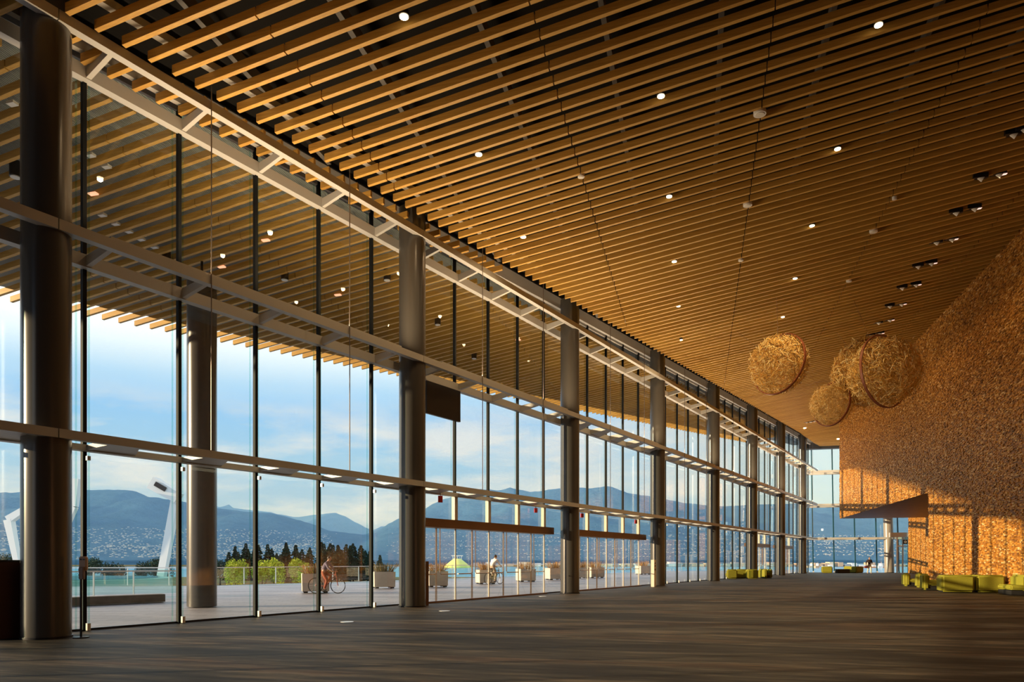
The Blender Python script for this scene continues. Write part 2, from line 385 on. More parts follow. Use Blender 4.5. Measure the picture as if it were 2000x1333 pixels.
# ------------------------------------------------------------------ columns
def column(u, v, z1, r, name, label, col='column'):
    P = G(u, v)
    t = thing(name, P, label, 'column', kind='thing')
    mb = MB(); mb.tube([P, P+UP*z1], r, 48); mb.build('shaft', col, t, True)
    mb = MB(); mb.tube([P, P+UP*.04], r+.02, 48); mb.build('base_ring', 'black', t, True)
    return t
UC, VC, CS = -1.06, .757, 10.758
cl_lab = ['broad round steel column nearest the camera, beside the dark kiosk', 'second round column from the left along the glass wall, beside a brown post',
          'third round column along the glass wall, between the two sets of glass doors', 'fourth round column along the glass wall, a pale post at its foot',
          'fifth round column along the glass wall, left end of the lime sofa row', 'sixth round column along the glass wall, behind the lime sofa row',
          'seventh round column along the glass wall, beyond the lime sofas', 'last round column of the glass wall, next to the end window']
for i in range(-2, 8):
    P = G(UC+i*CS, VC)
    lab = cl_lab[i] if i >= 0 else 'round column of the glass wall standing beside the camera'
    c = column(UC+i*CS, VC, Zxy(P)+.5, .42, 'column', lab)
    if i < 0: c['group'] = 'columns behind the camera'
P = Vector((-9.95, 23.0, 0)); t = thing('outdoor_column', P, 'round column standing outdoors on the plaza under the eave', 'column', kind='thing')
MB().tube([P, P+UP*10.4], .45, 48).build('shaft', 'column', t, True)
MB().tube([P+UP*10.4, P+UP*11.1], .04, 16).build('pin', 'black', t, True)

# ------------------------------------------------------------------ ladder beams (three levels)
VIN = 1.225
LV = [('lower', 3.80, 3.76, .17, .13, .16), ('middle', 7.73, 7.58, .20, .26, .18), ('upper', 11.68, 11.50, .20, .28, .18)]
# inner rail corner with the end wall
u_in = 0
while -((G(u_in, VIN)-ST(S_END, 0)).dot(EL)) > 1.2: u_in += .02
bayname = ['beside the camera', 'left of the first column', 'between the first and second columns', 'between the second and third columns', 'between the third and fourth columns',
           'between the fourth and fifth columns', 'between the fifth and sixth columns', 'between the sixth and seventh columns', 'between the last two columns', 'between the last column and the end window']
def haunch(a, b, zb0, zb1, h0, w):   # plate rung with taper
    pass
for lv, zi, zo, hi, ho, wi in LV:
    for b in range(-2, 8):
        u0, u1 = UC+b*CS, min(UC+(b+1)*CS, u_in if b == 7 else 1e9)
        if b == -2: u0 = UC-3*CS; 
        t = thing('ladder_beam', G(u0, VIN, zi), f'{lv} steel ladder beam of the glass wall {bayname[b+2]}', 'beam', kind='thing')
        c = (G(u0+.01, VIN-wi/2, zi+hi/2), G(u1-.01, VIN-wi/2, zi+hi/2))
        MB().bar(*c, wi, hi).build('inner_rail', 'steel', t)
        ue = u1 if b < 7 else u_corner
        MB().bar(G(u0+.01, .12, zo+ho/2), G(ue-.01, .12, zo+ho/2), .2, ho).build('outer_rail', 'steel', t)
        n0 = math.ceil((u0)/MS-1e-6)
        n = n0
        while n*MS < u1-.05:
            u = n*MS
            zr = (zi+zo)/2+.02
            MB().hexa([G(u-.05, .2, zo+.02), G(u+.05, .2, zo+.02), G(u+.05, VIN-wi, zi+.01), G(u-.05, VIN-wi, zi+.01),
                       G(u-.05, .2, zo+ho-.02), G(u+.05, .2, zo+ho-.02), G(u+.05, VIN-wi, zi+hi-.02), G(u-.05, VIN-wi, zi+hi-.02)]).build('rung', 'steel', t)
            if lv == 'lower' or (lv == 'middle' and b > 1):
                # folded plate on each rung
                MB().hexa([G(u+.05, .22, zo+.03), G(u+1.0, .22, zo+.03), G(u+.6, VIN-wi, zi+.03), G(u+.05, VIN-wi, zi+.03),
                           G(u+.05, .22, zo+.05), G(u+1.0, .22, zo+.05), G(u+.6, VIN-wi, zi+.05), G(u+.05, VIN-wi, zi+.05)]).build('gusset_plate', 'steel', t)
            n += 1

# hanger rods
for b in range(0, 8):
    for j, m in enumerate((1, 3)):
        u = (b*5+m)*MS
        if u > u_in: continue
        P = G(u, VIN+.03, 3.97)
        o = MB().tube([P, G(u, VIN+.03, Zxy(P)+.3)], .014, 8).build('hanger_rod', 'cable')
        tag(o, f"thin vertical hanger rod on the ladder beams, {'first' if j == 0 else 'second'} one past the {['first','second','third','fourth','fifth','sixth','seventh','eighth'][b]} column", 'rod', 'hanger rods of the ladder beams')

# ------------------------------------------------------------------ mullions and panes
DOOR = [(6, 9), (11, 14), (26, 28), (31, 33)]     # mullion index ranges with doors
def in_door(n): return any(a <= n <= b for a, b in DOOR)
for n in range(-8, 39):
    u = n*MS; P = G(u, 0)
    zt = Zxy(P)+.5
    if n >= 0: lab = f"slim black mullion of the glass wall, number {n+1} counting from the near left"
    else: lab = 'slim black mullion of the glass wall beside the camera'
    t = thing('mullion', P, lab, 'mullion', 'mullions of the glass wall', kind='thing')
    z0 = 2.9 if in_door(n) else 0
    MB().box(G(u, .02, (z0+zt)/2), EG*.04, EN*.05, UP*(zt-z0)/2).build('fin', M['fin'], t)
    mb = MB()
    for q in (-.13, .13): mb.quad(G(u+q-.022, -.03, z0), G(u+q+.022, -.03, z0), G(u+q+.022, -.03, zt), G(u+q-.022, -.03, zt))
    mb.build('glass_edge', 'glass2', t)
    if not in_door(n):
        MB().box(G(u+.03, .14, .09), EG*.035, EN*.035, UP*.075).build('base_clamp', 'clamp', t)
        MB().box(G(u+.03, .14, 3.62), EG*.035, EN*.035, UP*.045).build('head_clamp', 'clamp', t)
    else:
        MB().box(G(u, .03, 3.33), EG*.09, EN*.07, UP*.43).build('door_post', 'cream', t)
wn = 1
for n in range(-9, 38):
    u0, u1 = n*MS+.012, (n+1)*MS-.012
    z0 = 2.88 if any(a <= n < b for a, b in DOOR) or n in (5, 10, 25, 30) else .03
    P = G(u0, 0); zt = Zxy(P)+.45
    struct(MB().quad(G(u0, -.04, z0), G(u1, -.04, z0), G(u1, -.04, zt), G(u0, -.04, zt)).build(f'window_{wn}', 'glass')); wn += 1
struct(MB().bar(G(-45, -.04, .02), G(u_corner, -.04, .02), .07, .05).build('trim_1', 'black'))

# doors
def door_set(idx, u0, u1, leaves, h0, h1):
    t = thing(f'door_{idx}', G(u0, 0), None, None, kind='structure')
    MB().box(G((h0+h1)/2, .1, 2.75), EG*(h1-h0)/2, EN*.28, UP*.15).build('door_header', 'bronze', t)
    MB().box(G((u0+u1)/2, .06, .03), EG*(u1-u0)/2, EN*.16, UP*.03).build('threshold', 'bronze', t)
    lw = (u1-u0)/leaves
    for i in range(leaves+1):
        if i % 2 == 0: MB().tube([G(u0+i*lw, .06, .05), G(u0+i*lw, .06, 2.6)], .028, 10).build('door_post', 'cream', t, True)
    for i in range(leaves):
        a, b = u0+i*lw+.04, u0+(i+1)*lw-.02
        lf = MB().quad(G(a, .02, .06), G(b, .02, .06), G(b, .02, 2.6), G(a, .02, 2.6)).build('door_leaf', 'glass', t)
        if i % 2 == 0: p = [G(a+.06, .10, .98), G(b-.14, .10, .98), G(b-.08, .10, 1.04), G(b-.08, .10, 2.58)]
        else: p = [G(b-.06, .10, .98), G(a+.14, .10, .98), G(a+.08, .10, 1.04), G(a+.08, .10, 2.58)]
        MB().tube(p, .02, 8).build('handle', 'handle', lf, True)
        e = b if i % 2 == 0 else a
        MB().bar(G(e, .02, .06), G(e, .02, 2.6), .02, .03).build('leaf_edge', 'handle', lf)
door_set(1, 5*MS, 9*MS, 8, 4.75*MS, 9.15*MS)
door_set(2, 10*MS, 14*MS, 8, 10.2*MS, 14.15*MS)
door_set(3, 25*MS, 28*MS, 6, 25*MS, 28.2*MS)
door_set(4, 30*MS, 33*MS, 6, 30*MS, 33.3*MS)

# ------------------------------------------------------------------ end window (leans outward)
LEAN = .105
def E(w_, v, z=0):  # along the end wall from E0, v into the hall
    return Vector((35.3, 84, 0))+ET*w_-EL*v+EL*LEAN*z+UP*z
for n in range(0, 8):
    w_ = n*2.27
    t = thing('end_mullion', E(w_, 0), f"leaning blue-black mullion of the end window, {['first','second','third','fourth','fifth','sixth','seventh','eighth'][n]} from its left edge", 'mullion', 'mullions of the end window', kind='thing')
    MB().hexa([E(w_-.05, -.1), E(w_+.05, -.1), E(w_+.05, .16), E(w_-.05, .16), E(w_-.05, -.1, 15), E(w_+.05, -.1, 15), E(w_+.05, .16, 15), E(w_-.05, .16, 15)]).build('fin', mat('teal_fin', (.01, .06, .08), .3) if n == 0 else bpy.data.materials['teal_fin'], t)
    MB().box(E(w_, .22, .08), ET*.07, EL*.07, UP*.08).build('base_clamp', 'clamp', t)
    struct(MB().quad(E(w_-2.2 if n == 0 else w_-2.22, 0, .03) if n else E(-.6, 0, .03), E(w_-.05, 0, .03), E(w_-.05, 0, 15), E(w_-2.22, 0, 15) if n else E(-.6, 0, 15)).build(f'window_{wn}', 'glass')); wn += 1
struct(MB().quad(E(7*2.27+.05, 0, .03), E(20, 0, .03), E(20, 0, 15), E(7*2.27+.05, 0, 15)).build(f'window_{wn}', 'glass'))
for lv, zi, zo, hi, ho, wi in LV[:2]+[LV[2]]:
    t = thing('end_beam', E(0, 1.2, zi), f'{lv} grey ladder beam across the end window', 'beam', kind='thing')
    MB().bar(E(-.3, 1.2-LEAN*0, zi+.12), E(19, 1.2, zi+.12), .18, .24).build('inner_rail', 'steel', t)
    MB().bar(E(-.6, .15, zo+.15), E(19, .15, zo+.15), .2, .26).build('outer_rail', 'steel', t)
    for n in range(1, 8): MB().bar(E(n*2.27, .2, zi+.1), E(n*2.27, 1.15, zi+.1), .1, .16).build('rung', 'steel', t)
struct(MB().hexa([E(-1, .1, 14.55), E(20, .1, 14.55), E(20, 1.0, 14.55), E(-1, 1.0, 14.55), E(-1, .1, 16.5), E(20, .1, 16.5), E(20, 1.0, 16.5), E(-1, 1.0, 16.5)]).build('trim_2', 'joist'))
P = Vector((42.75, 81.2, 0)); t = thing('leaning_column', P, 'round column leaning outward in front of the end window', 'column', kind='thing')
MB().tube([P, P+EL*LEAN*14+UP*14.5], .5, 40).build('shaft', mat('lean_paint', (.30, .27, .24), .3), t, True)
# exit door right of the column
t = thing('door_5', at(1752, 1120, 80), None, None, kind='structure')
def D5(x, z, v=0): P = at(x, HY, 80-.26*((x-1752)/F*80)); return Vector((P.x, P.y, z))-EL*v
MB().bar(D5(1737, 4.25), D5(1782, 4.25), .5, .5).build('door_header', 'steel', t)
for x in (1752, 1763, 1774): MB().bar(D5(x, 0), D5(x, 4.0), .12, .12).build('frame', 'white', t)
MB().bar(D5(1752, 3.0), D5(1774, 3.0), .1, .12).build('transom', 'white', t)
MB().quad(D5(1752, .05), D5(1774, .05), D5(1774, 4), D5(1752, 4)).build('door_leaf', 'glass2', t)
t = thing('exit_sign', D5(1766, 3.3, .4), 'small black square sign with a pale round symbol over the far exit door', 'sign')
MB().box(D5(1766, 3.45, .4), ET*.22, EL*.04, UP*.25).build('panel', 'black', t)
ring = MB(); c0 = D5(1766, 3.45, .46)
for a in range(12):
    p = [c0+ET*.1*math.cos(a*math.pi/6)+UP*.1*math.sin(a*math.pi/6), c0+ET*.1*math.cos((a+1)*math.pi/6)+UP*.1*math.sin((a+1)*math.pi/6)]
    ring.bar(p[0], p[1], .035, .02)
ring.build('symbol', 'white', t)
tag(MB().box(D5(1778, 2.0, .5), ET*.25, EL*.1, UP*1.0).build('wall_panel', 'black'), 'dark upright panel fixed at the left edge of the far timber wall', 'panel')

# ------------------------------------------------------------------ ceiling fittings
WARM = (1, .68, .35)
def downlight(x, y, row, k, power, big=False, Y=None):
    P = ceil_at(x, y)+UP*.02
    t = thing('downlight', P, None, 'ceiling light', 'lit downlights in the hall ceiling')
    t['label'] = f'lit round downlight between the slats, {k} of the {row} row'
    MB().tube([P+UP*.10, P-UP*.0], .11, 20).build('housing', 'black', t, True)
    MB().tube([P-UP*.005, P-UP*.02], .09, 20).build('lens', M['lens'], t)
    lamp('bulb', 'SPOT', P-UP*.05, power, WARM, t, spot_size=R(150), spot_blend=.8, shadow_soft_size=.08, dirv=(0, 0, -1))
    return t
M['lens'] = mat('lit_lens', (1, .8, .5), .3, emit=(1, .78, .45), es=14)
M['lens_off'] = mat('unlit_lens', (.7, .68, .62), .3)
rows = {'left': [(789, 34), (935, 303), (1022, 464)], 'middle': [(1291, 189), (1307, 385), (1317, 512), (1325, 599), (1330, 665)], 'right': [(1716, 50), (1636, 292), (1586, 442), (1553, 545), (1529, 620)]}
for rn, pts in rows.items():
    for k, (x, y) in enumerate(pts): downlight(x, y, rn, ORD[k], 700 if rn == 'right' and k > 1 else 320)
for k, (x, y) in enumerate([(1571.8, 830), (1637, 857)]):
    P = at(x, y, 71 if k == 0 else 78); P.z = Zxy(P)-.02
    t = thing('downlight', P, ['small lit downlight of the far ceiling, above the last columns', 'small lit downlight at the far end beside the timber wall corner'][k], 'ceiling light', 'lit downlights in the hall ceiling')
    MB().tube([P+UP*.06, P-UP*.03], .12, 16).build('lens', M['lens'], t)
for k, (x, y, r) in enumerate([(1484, 221, .17), (1460, 400, .15), (1706, 452, .15), (1447, 508, .1), (1658, 549, .12), (1135, 344, .1), (1747, 388, .08)]):
    P = ceil_at(x, y)-UP*.02
    t = thing('ceiling_speaker', P, ['white round speaker in the slats, largest and nearest', 'white round speaker in the slats near the middle joint line', 'white round speaker in the slats close to the spotlights',
        'small round detector in the slats on the middle joint line', 'small round detector above the big straw spheres', 'small round detector in the slats near the left lights', 'tiny round detector in the slats beside the spotlight row'][k], 'speaker')
    MB().tube([P+UP*.08, P-UP*.02], r, 24).build('rim', 'white', t, True)
    MB().tube([P-UP*.02, P-UP*.035], r*.7, 24).build('grille', M['lens_off'], t, True)
# adjustable wall-washer pairs
sp = [(1978, 262, 2000, 252), (1914, 347, 1950, 340), (1866, 415, 1902, 407), (1828, 473, 1858, 467), (1792, 520, 1818, 514), (1761, 562, 1788, 556), (1737, 598, 1760, 594), (1715, 630, 1737, 625), (1700, 655, 1718, 651), (1575, 820, 1584, 818), (1582, 810, 1590, 808)]
M['spot_lit'] = mat('spot_lit', (1, .7, .6), .4, emit=(1, .62, .5), es=1.6)
for k, (xa, ya, xb, yb) in enumerate(sp):
    A, B = ceil_at(xa, ya), ceil_at(xb, yb); d = (B-A)
    if k > 8: A, B = at(xa, ya, 68), at(xb, yb, 68); A.z = Zxy(A); B.z = Zxy(B); d = B-A
    t = thing('spotlight_pair', (A+B)/2, f"black recessed pair of spotlights, {ORD[k] if k < 9 else ['lower far', 'upper far'][k-9]} of the row along the timber wall" if k < 9 else f"{['lower', 'upper'][k-9]} of two small dark spotlights beside the small straw sphere", 'spotlight', 'spotlights facing the timber wall')
    for j, c in enumerate((A, B)):
        MB().box(c+UP*.05, ET*.24, EL*.10, UP*.08).build('recess_box', 'black', t)
        hd = MB().tube([c-ET*.08+UP*.04, c+ET*.1-UP*.07], [.06, .10], 14).build('spot_head', M['lens_off'], t, True)
        MB().quad(c+ET*.12-UP*.06-EL*.09, c+ET*.26-UP*.045-EL*.09, c+ET*.26-UP*.035+EL*.05, c+ET*.12-UP*.05+EL*.05).build('reflector', M['spot_lit'] if j else 'black', t)
    if k < 9: lamp('bulb', 'SPOT', B-UP*.14, 220, WARM, t, spot_size=R(80), spot_blend=.7, shadow_soft_size=.08, dirv=(.62, .05, -1.0))
# outdoor eave lights
for k, (x, y, kind_) in enumerate([(30, 336, 0), (182, 378, 1), (325, 502, 0), (433, 521, 1), (519, 469, 1), (556, 540, 0), (660, 576, 1), (756, 541, 0), (855, 629, 0), (926, 696, 0), (1012, 664, 1)]):
    P = ceil_at(x, y)
    t = thing('eave_light', P, f"{'black cylinder spotlight' if kind_ == 0 else 'small recessed orange light'} under the outdoor eave, {ORD[k]} counting from the left", 'outdoor light', 'lights under the eave')
    if kind_ == 0:
        MB().tube([P+UP*.25, P-UP*.12], .13, 20).build('housing', 'black', t, True)
        MB().tube([P-UP*.12, P-UP*.14], .11, 20).build('lens', M['lens_off'], t, True)
    else: MB().box(P-UP*.01, ET*.12, EL*.06, UP*.02).build('lens', mat('orange_lens', (1, .5, .3), .4, emit=(1, .45, .25), es=1.2) if k == 1 else bpy.data.materials['orange_lens'], t)
# small grey bracket boxes between the outdoor slats
for k, (x, y) in enumerate([(24, 211), (177, 311), (208, 333), (200, 427), (226, 444), (252, 459), (276, 474), (302, 489)]):
    P = ceil_at(x, y)+UP*.1
    tag(MB().box(P, ET*.10, EL*.07, UP*.03).build('junction_box', 'white'), f'small white junction box between the eave slats, {ORD[k]} from the left end', 'box', 'junction boxes under the eave')
# ceiling camera
P = at(1171, 600, 33); t = thing('ceiling_projector', P, 'small pale fixture hanging from the slats above the third column', 'fixture')
MB().tube([P+UP*.45, P], .02, 8).build('stem', 'black', t)
MB().box(P-UP*.06, ET*.13, EL*.08, UP*.10).build('body', 'white', t); MB().tube([P-EL*.08-UP*.05, P-EL*.13-UP*.05], .05, 12).build('eye', 'black', t, True)
# added linear fill lights on the middle rails, there only to brighten the ceiling
for b in range(0, 8):
    for lv, zz, en in (('middle', 7.96, 520),):
        u0 = UC+b*CS+1.0; u1 = min(u0+CS-2.0, u_in-.3); P = G((u0+u1)/2, VIN-.09, zz)
        t = thing('strip_light', P, f'added slim fill light on the {lv} ladder beam {bayname[b+2]}', 'fill light', 'added fill lights on the ladder beams')
        MB().box(P, EG*(u1-u0)/2, EN*.05, UP*.025).build('housing', 'steel', t)
        l = lamp('tube', 'AREA', P+UP*.05, en, (1, .70, .40), t, shape='RECTANGLE', size=u1-u0, size_y=.08)  # fill lamp of the added strip
        zz_ = -(UP*.93+EN*.36).normalized(); xx_ = EG.copy(); yy_ = zz_.cross(xx_)
        l.rotation_euler = Matrix((xx_, yy_, zz_)).transposed().to_euler()

# ------------------------------------------------------------------ straw spheres
def straw_sphere(C, r, n, ringn, ringr, label, cab, seed):
    rnd = random.Random(seed); t = thing('straw_sphere', C, label, 'hanging sculpture')
    mb = MB()
    for i in range(n):
        d = Vector((rnd.gauss(0, 1), rnd.gauss(0, 1), rnd.gauss(0, 1))).normalized()
        a = d.orthogonal().normalized(); b = d.cross(a); an = rnd.random()*6.28
        tdir = (a*math.cos(an)+b*math.sin(an)+d*rnd.uniform(-.9, .9)).normalized()
        rr = r*rnd.uniform(.74, .93); c = C+d*rr; ln = rnd.uniform(.10, .26)*r
        mb.bar(c-tdir*ln/2, c+tdir*ln/2, .024*r/1.5, .024*r/1.5)
    mb.build('stick_shell', 'sandwood', t)
    q = ringn.normalized(); a = q.orthogonal().normalized(); b = q.cross(a); mb = MB()
    for k in range(48):
        p0 = C+(a*math.cos(k*math.pi/24)+b*math.sin(k*math.pi/24))*ringr*r; p1 = C+(a*math.cos((k+1)*math.pi/24)+b*math.sin((k+1)*math.pi/24))*ringr*r
        up = ((p0+p1)/2-C).normalized(); mb.bar(p0, p1, .12, .05, up)
    mb.build('hoop', 'ring', t)
    for k, (x, y) in enumerate(cab):
        T = ceil_at(x, y); dd = (T-C).normalized()
        MB().tube([C+dd*r*.95, T+UP*.05], .010, 6).build('cable', 'handle', t)
    return t
C1 = at(1521, 712, 35); C2 = at(1698, 726, 38.2); C3 = at(1727, 726, 33.3); C4 = at(1624, 790, 39)
straw_sphere(C1, 60/F*35, 2500, Vector((-.92, -.55, .15)), .99, 'woven straw sphere hanging alone, left of the cluster', [(1517, 583), (1440, 650), (1592, 640)], 1)
straw_sphere(C2, 73/F*38.2, 2900, Vector((.5, .8, .6)), .86, 'large woven straw sphere at the rear left of the overlapping pair', [(1632, 650)], 2)
straw_sphere(C3, 71/F*33.3, 2700, Vector((.478, -.88, .05)), 1.0, 'large woven straw sphere with a pale hoop, in front of the timber wall', [(1668, 590), (1815, 625)], 3)
straw_sphere(C4, 43/F*39, 1900, Vector((-.93, -.45, .1)), .99, 'smallest woven straw sphere, lowest of the cluster', [(1578, 728)], 4)

# ------------------------------------------------------------------ lounge furniture
def rot(rz): return Matrix.Rotation(rz, 3, 'Z')
def sofa_unit(loc, rz, w=.95, d=.85, kind='sofa', label='', group=None, h=.74):
    t = thing('lounge_'+kind, loc, label, 'sofa' if kind == 'sofa' else 'armchair', group)
    Rm = rot(rz); Lc = Vector(loc)
    def bx(c, hx, hy, hz, name, m, bv=.05, tap=0):
        mb = MB(); c = Vector(c)
        ax, ay, az = Vector((hx, 0, 0)), Vector((0, hy, 0)), Vector((0, 0, hz))
        pts = [c-ax-ay-az, c+ax-ay-az, c+ax+ay-az, c-ax+ay-az, c-ax-ay+az, c+ax-ay+az, c+ax+ay+az, c-ax+ay+az]
        mb.hexa([Lc+Rm @ p for p in pts]); return mb.build(name, m, t, True, bv)
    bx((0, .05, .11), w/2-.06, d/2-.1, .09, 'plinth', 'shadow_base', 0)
    bx((0, .02, .33), w/2-.03, d/2-.05, .10, 'seat', 'lime', .05)
    bx((0, -d/2+.15, h/2+.01), w/2, .15, h/2-.01, 'backrest', 'lime', .09)
    if kind == 'chair':
        for sx in (-1, 1): bx((sx*(w/2-.13), .05, h/2+.0), .13, d/2-.02, h/2-.02, 'armrest', 'lime', .07)
    return t
# units: local +y is the direction the sitter faces
def fl(x, y): return floor_at(x, y)
g1 = 'lime seats along the timber wall'; g2 = 'lime seats by the glass wall'; g3 = 'lime seats at the end window'
ang = math.atan2(ET.y, ET.x)     # facing +ET when rz = ang-90
RF = R(-14.65); RR = RF-R(90); RL = RF+R(90)
sofa_unit(fl(1782, 1146), RR, .8, .95, 'sofa', 'lime seat at the far left of the group along the timber wall', g1)
sofa_unit(fl(1827, 1153.5), RR, .66, 1.25, 'sofa', 'lime seat second from the left along the timber wall, back to the window', g1, .80)
sofa_unit(fl(1815, 1149), RR, .66, 1.25, 'sofa', 'lime seat just behind the second one along the timber wall', g1, .80)
sofa_unit(Vector((20.35, 32.9, 0)), RF, 1.32, .85, 'chair', 'broad lime armchair seen from behind, beside the low seats', g1, .80)
sofa_unit(Vector((21.67, 32.65, 0)), RF, 1.15, .85, 'chair', 'shaded olive armchair seen from behind, next to the broad lime one', g1, .80)
sofa_unit(ST(35.3-.4, T1-.5), RL, 1.5, .8, 'sofa', 'lime sofa at the right edge of the picture against the timber wall', g1, .85)
sofa_unit(ST(39.5, T1-.5), RL, 2.6, .8, 'sofa', 'lime sofa behind the broad armchair, backed on the timber wall', g1)
sofa_unit(fl(1428, 1131), R(-5), .82, .8, 'sofa', 'leftmost of three lime sofa units beside the fifth column', g2)
sofa_unit(fl(1446, 1130.6), R(-5), .86, .8, 'sofa', 'middle of three lime sofa units beside the fifth column', g2)
sofa_unit(fl(1468, 1131), R(-5), .85, .85, 'chair', 'lime chair unit ending the row beside the fifth column', g2)
sofa_unit(fl(1494, 1130), R(-150), .85, .8, 'chair', 'lime armchair with its dark opening towards the hall, right end of the row', g2)
sofa_unit(fl(1615, 1120), R(-20), 1.1, .95, 'chair', 'lime armchair left of the low black table at the end window', g3)
sofa_unit(fl(1672, 1120), R(30), 1.3, 1.0, 'chair', 'lime armchair right of the low black table at the end window', g3)
sofa_unit(fl(1659, 1119.4), R(-60), .9, .9, 'chair', 'dark green armchair squeezed between the black table and the lime chair', g3)
P = fl(1645.5, 1120.2); t = thing('coffee_table', P, 'low black table between the lime chairs at the end window', 'table')
MB().box(P+UP*.42, (.72, 0, 0), (0, .4, 0), UP*.03).build('table_top', 'black', t)
MB().box(P+UP*.2, (.66, 0, 0), (0, .34, 0), UP*.2).build('base', 'black', t)

# ------------------------------------------------------------------ posts and signs near the glass
P = floor_at(8, 1250); t = thing('kiosk', P, 'dark brown boxy kiosk cut by the left edge of the picture', 'kiosk')
MB().box(P+Vector((-.11, .25, .73)), EG*.25, EN*.18, UP*.73).build('cabinet', 'brown', t, False, .01)
MB().box(P+Vector((-.11, .25, 1.475)), EG*.26, EN*.19, UP*.015).build('cap', 'black', t)
P = Vector((-2.90, 23.35, 0)); t = thing('opener_post', P, 'dark brown door opener post against the second column', 'post', 'door opener posts')
MB().box(P+UP*.72, EG*.16, EN*.12, UP*.72).build('post_body', 'brown', t, False, .01)
MB().box(P+UP*1.0-EG*.165, EG*.01, EN*.05, UP*.05).build('push_plate', 'clamp', t)
P = floor_at(1276.5, 1147); t = thing('opener_post', P, 'pale cream door opener post with black buttons at the foot of the fourth column', 'post', 'door opener posts')
MB().box(P+UP*.74, EG*.14, EN*.10, UP*.74).build('post_body', 'cream', t, False, .01)
for z_ in (1.3, 1.15, .95): MB().box(P+UP*z_+EN*.1-EG*.05, EG*.05, EN*.02, UP*.04).build('button', 'black', t)
P = Vector((-8.25, 13.72, 0)); t = thing('dispenser_stand', P, 'slim black stand with a tan dispenser head beside the nearest column', 'stand')
MB().tube([P, P+UP*1.3], .02, 10).build('pole', 'black', t)
MB().tube([P, P+UP*.02], .14, 20).build('foot', 'black', t)
MB().box(P+Vector((.05, 0, 1.42)), (.075, 0, 0), (0, .04, 0), UP*.14).build('head', 'tan', t, True, .02)
MB().box(P+Vector((.05, -.05, 1.24)), (.045, 0, 0), (0, .04, 0), UP*.12).build('nozzle', 'bronze', t, True, .01)
for sx in (-.03, .035): MB().box(P+Vector((.05+sx, -.045, 1.50)), (.018, 0, 0), (0, .008, 0), UP*.012).build('slot', 'black', t)
for k, (x, y0, y1, Y, wd) in enumerate([(860, 969, 982, 24.9, .18), (1046.5, 993, 1002, 30.6, .15), (1137, 1003.5, 1011.5, 34.6, .16), (1242, 1016, 1023.5, 40.3, .15)]):
    A = at(x, y0, Y); B = at(x, y1, Y)
    t = thing('red_sign', A, f"small red box sign hanging under the lower ladder beam, {['first','second','third','fourth'][k]} from the left", 'sign')
    MB().box((A+B)/2, EN*wd*.3+EG*wd*.3, EG*.03-EN*.03, UP*(A.z-B.z)/2).build('sign_box', 'red', t)
    MB().tube([A, A+UP*.25], .012, 6).build('stem', 'black', t)
a = at(831, 790, 24.3); Pu = G(5.15*MS, .35, 0); t = thing('display_board', G(5.6*MS, .35, 7.5), 'black flat board hanging under the middle ladder beam right of the second column', 'board')
MB().box(G(5.52*MS, .3, 6.98), EG*.95, EN*.05, UP*.55).build('screen', 'black', t)
MB().box(G(5.52*MS, .3, 7.56), EG*.95, EN*.03, UP*.03).build('top_rail', 'steel', t)
for k, (x, y) in enumerate([(678, 1216), (868, 1194.5), (1060, 1166)]):
    tag(MB().tube([floor_at(x, y)+UP*.004, floor_at(x, y)+UP*.010], .16, 24).build('floor_box', 'clamp'), f"round metal floor outlet cover in the carpet, {['first','second','third'][k]} from the left", 'floor outlet')

# ------------------------------------------------------------------ plaza
def planter(x, y, w_, label, h=.86, leaf='rust_leaf', rz=None, seed=0):
    P = floor_at(x, y); rnd = random.Random(seed); t = thing('planter', P, label, 'planter', 'square planters on the plaza')
    th = R(18); A = Vector((math.cos(th), math.sin(th), 0)); B = Vector((-math.sin(th), math.cos(th), 0)); P = P+B*w_/2
    MB().hexa([P+A*i*w_/2*f_+B*j*w_/2*f_+UP*z_ for z_, f_ in ((.07, .97), (h, 1)) for i, j in ((-1, -1), (1, -1), (1, 1), (-1, 1))]).build('box', 'concrete', t, False, .01)
    MB().box(P+UP*(h-.03), A*w_*.44, B*w_*.44, UP*.035).build('soil', 'bark', t)
    mb = MB()
    for i, j in ((-1, -1), (1, -1), (1, 1), (-1, 1)): mb.box(P+A*i*w_*.36+B*j*w_*.36+UP*.035, A*.09, B*.09, UP*.035)
    mb.build('feet', 'shadow_base', t)
    mb = MB()
    for i in range(150):
        c = P+A*rnd.uniform(-.4, .4)*w_+B*rnd.uniform(-.4, .4)*w_+UP*h
        d = (c-P); d.z = 0; tip = c+d*rnd.uniform(.3, .9)+UP*rnd.uniform(.15, .5)+Vector((rnd.uniform(-.1, .1), rnd.uniform(-.1, .1), 0))
        mb.bar(c, tip, .018, .006)
    mb.build('foliage', leaf, t)
pls = [(617, 1159, 1.2, 'pale planter with spiky rust grass behind the nearer cyclist'), (752, 1150, 1.1, 'pale planter just left of the second column'),
       (857, 1147.5, 1.05, 'pale planter seen through the first door right of the second column'), (953, 1141.5, 1.05, 'pale planter behind the cyclist in a white shirt'),
       (1032, 1137, 1.1, 'pale planter fifth from the left, seen through the glass doors'), (1088, 1133.5, 1.1, 'pale planter just left of the third column'),
       (1141, 1130.5, .95, 'pale planter just right of the third column'), (1168, 1129.5, 1.2, 'pale planter seen through the second set of doors'), (1262, 1122.8, 1.2, 'greenish planter just left of the fourth column')]
for k, (x, y, w_, lab) in enumerate(pls): planter(x, y, w_, lab, seed=k, leaf='rust_leaf' if k != 1 else 'dull_leaf')
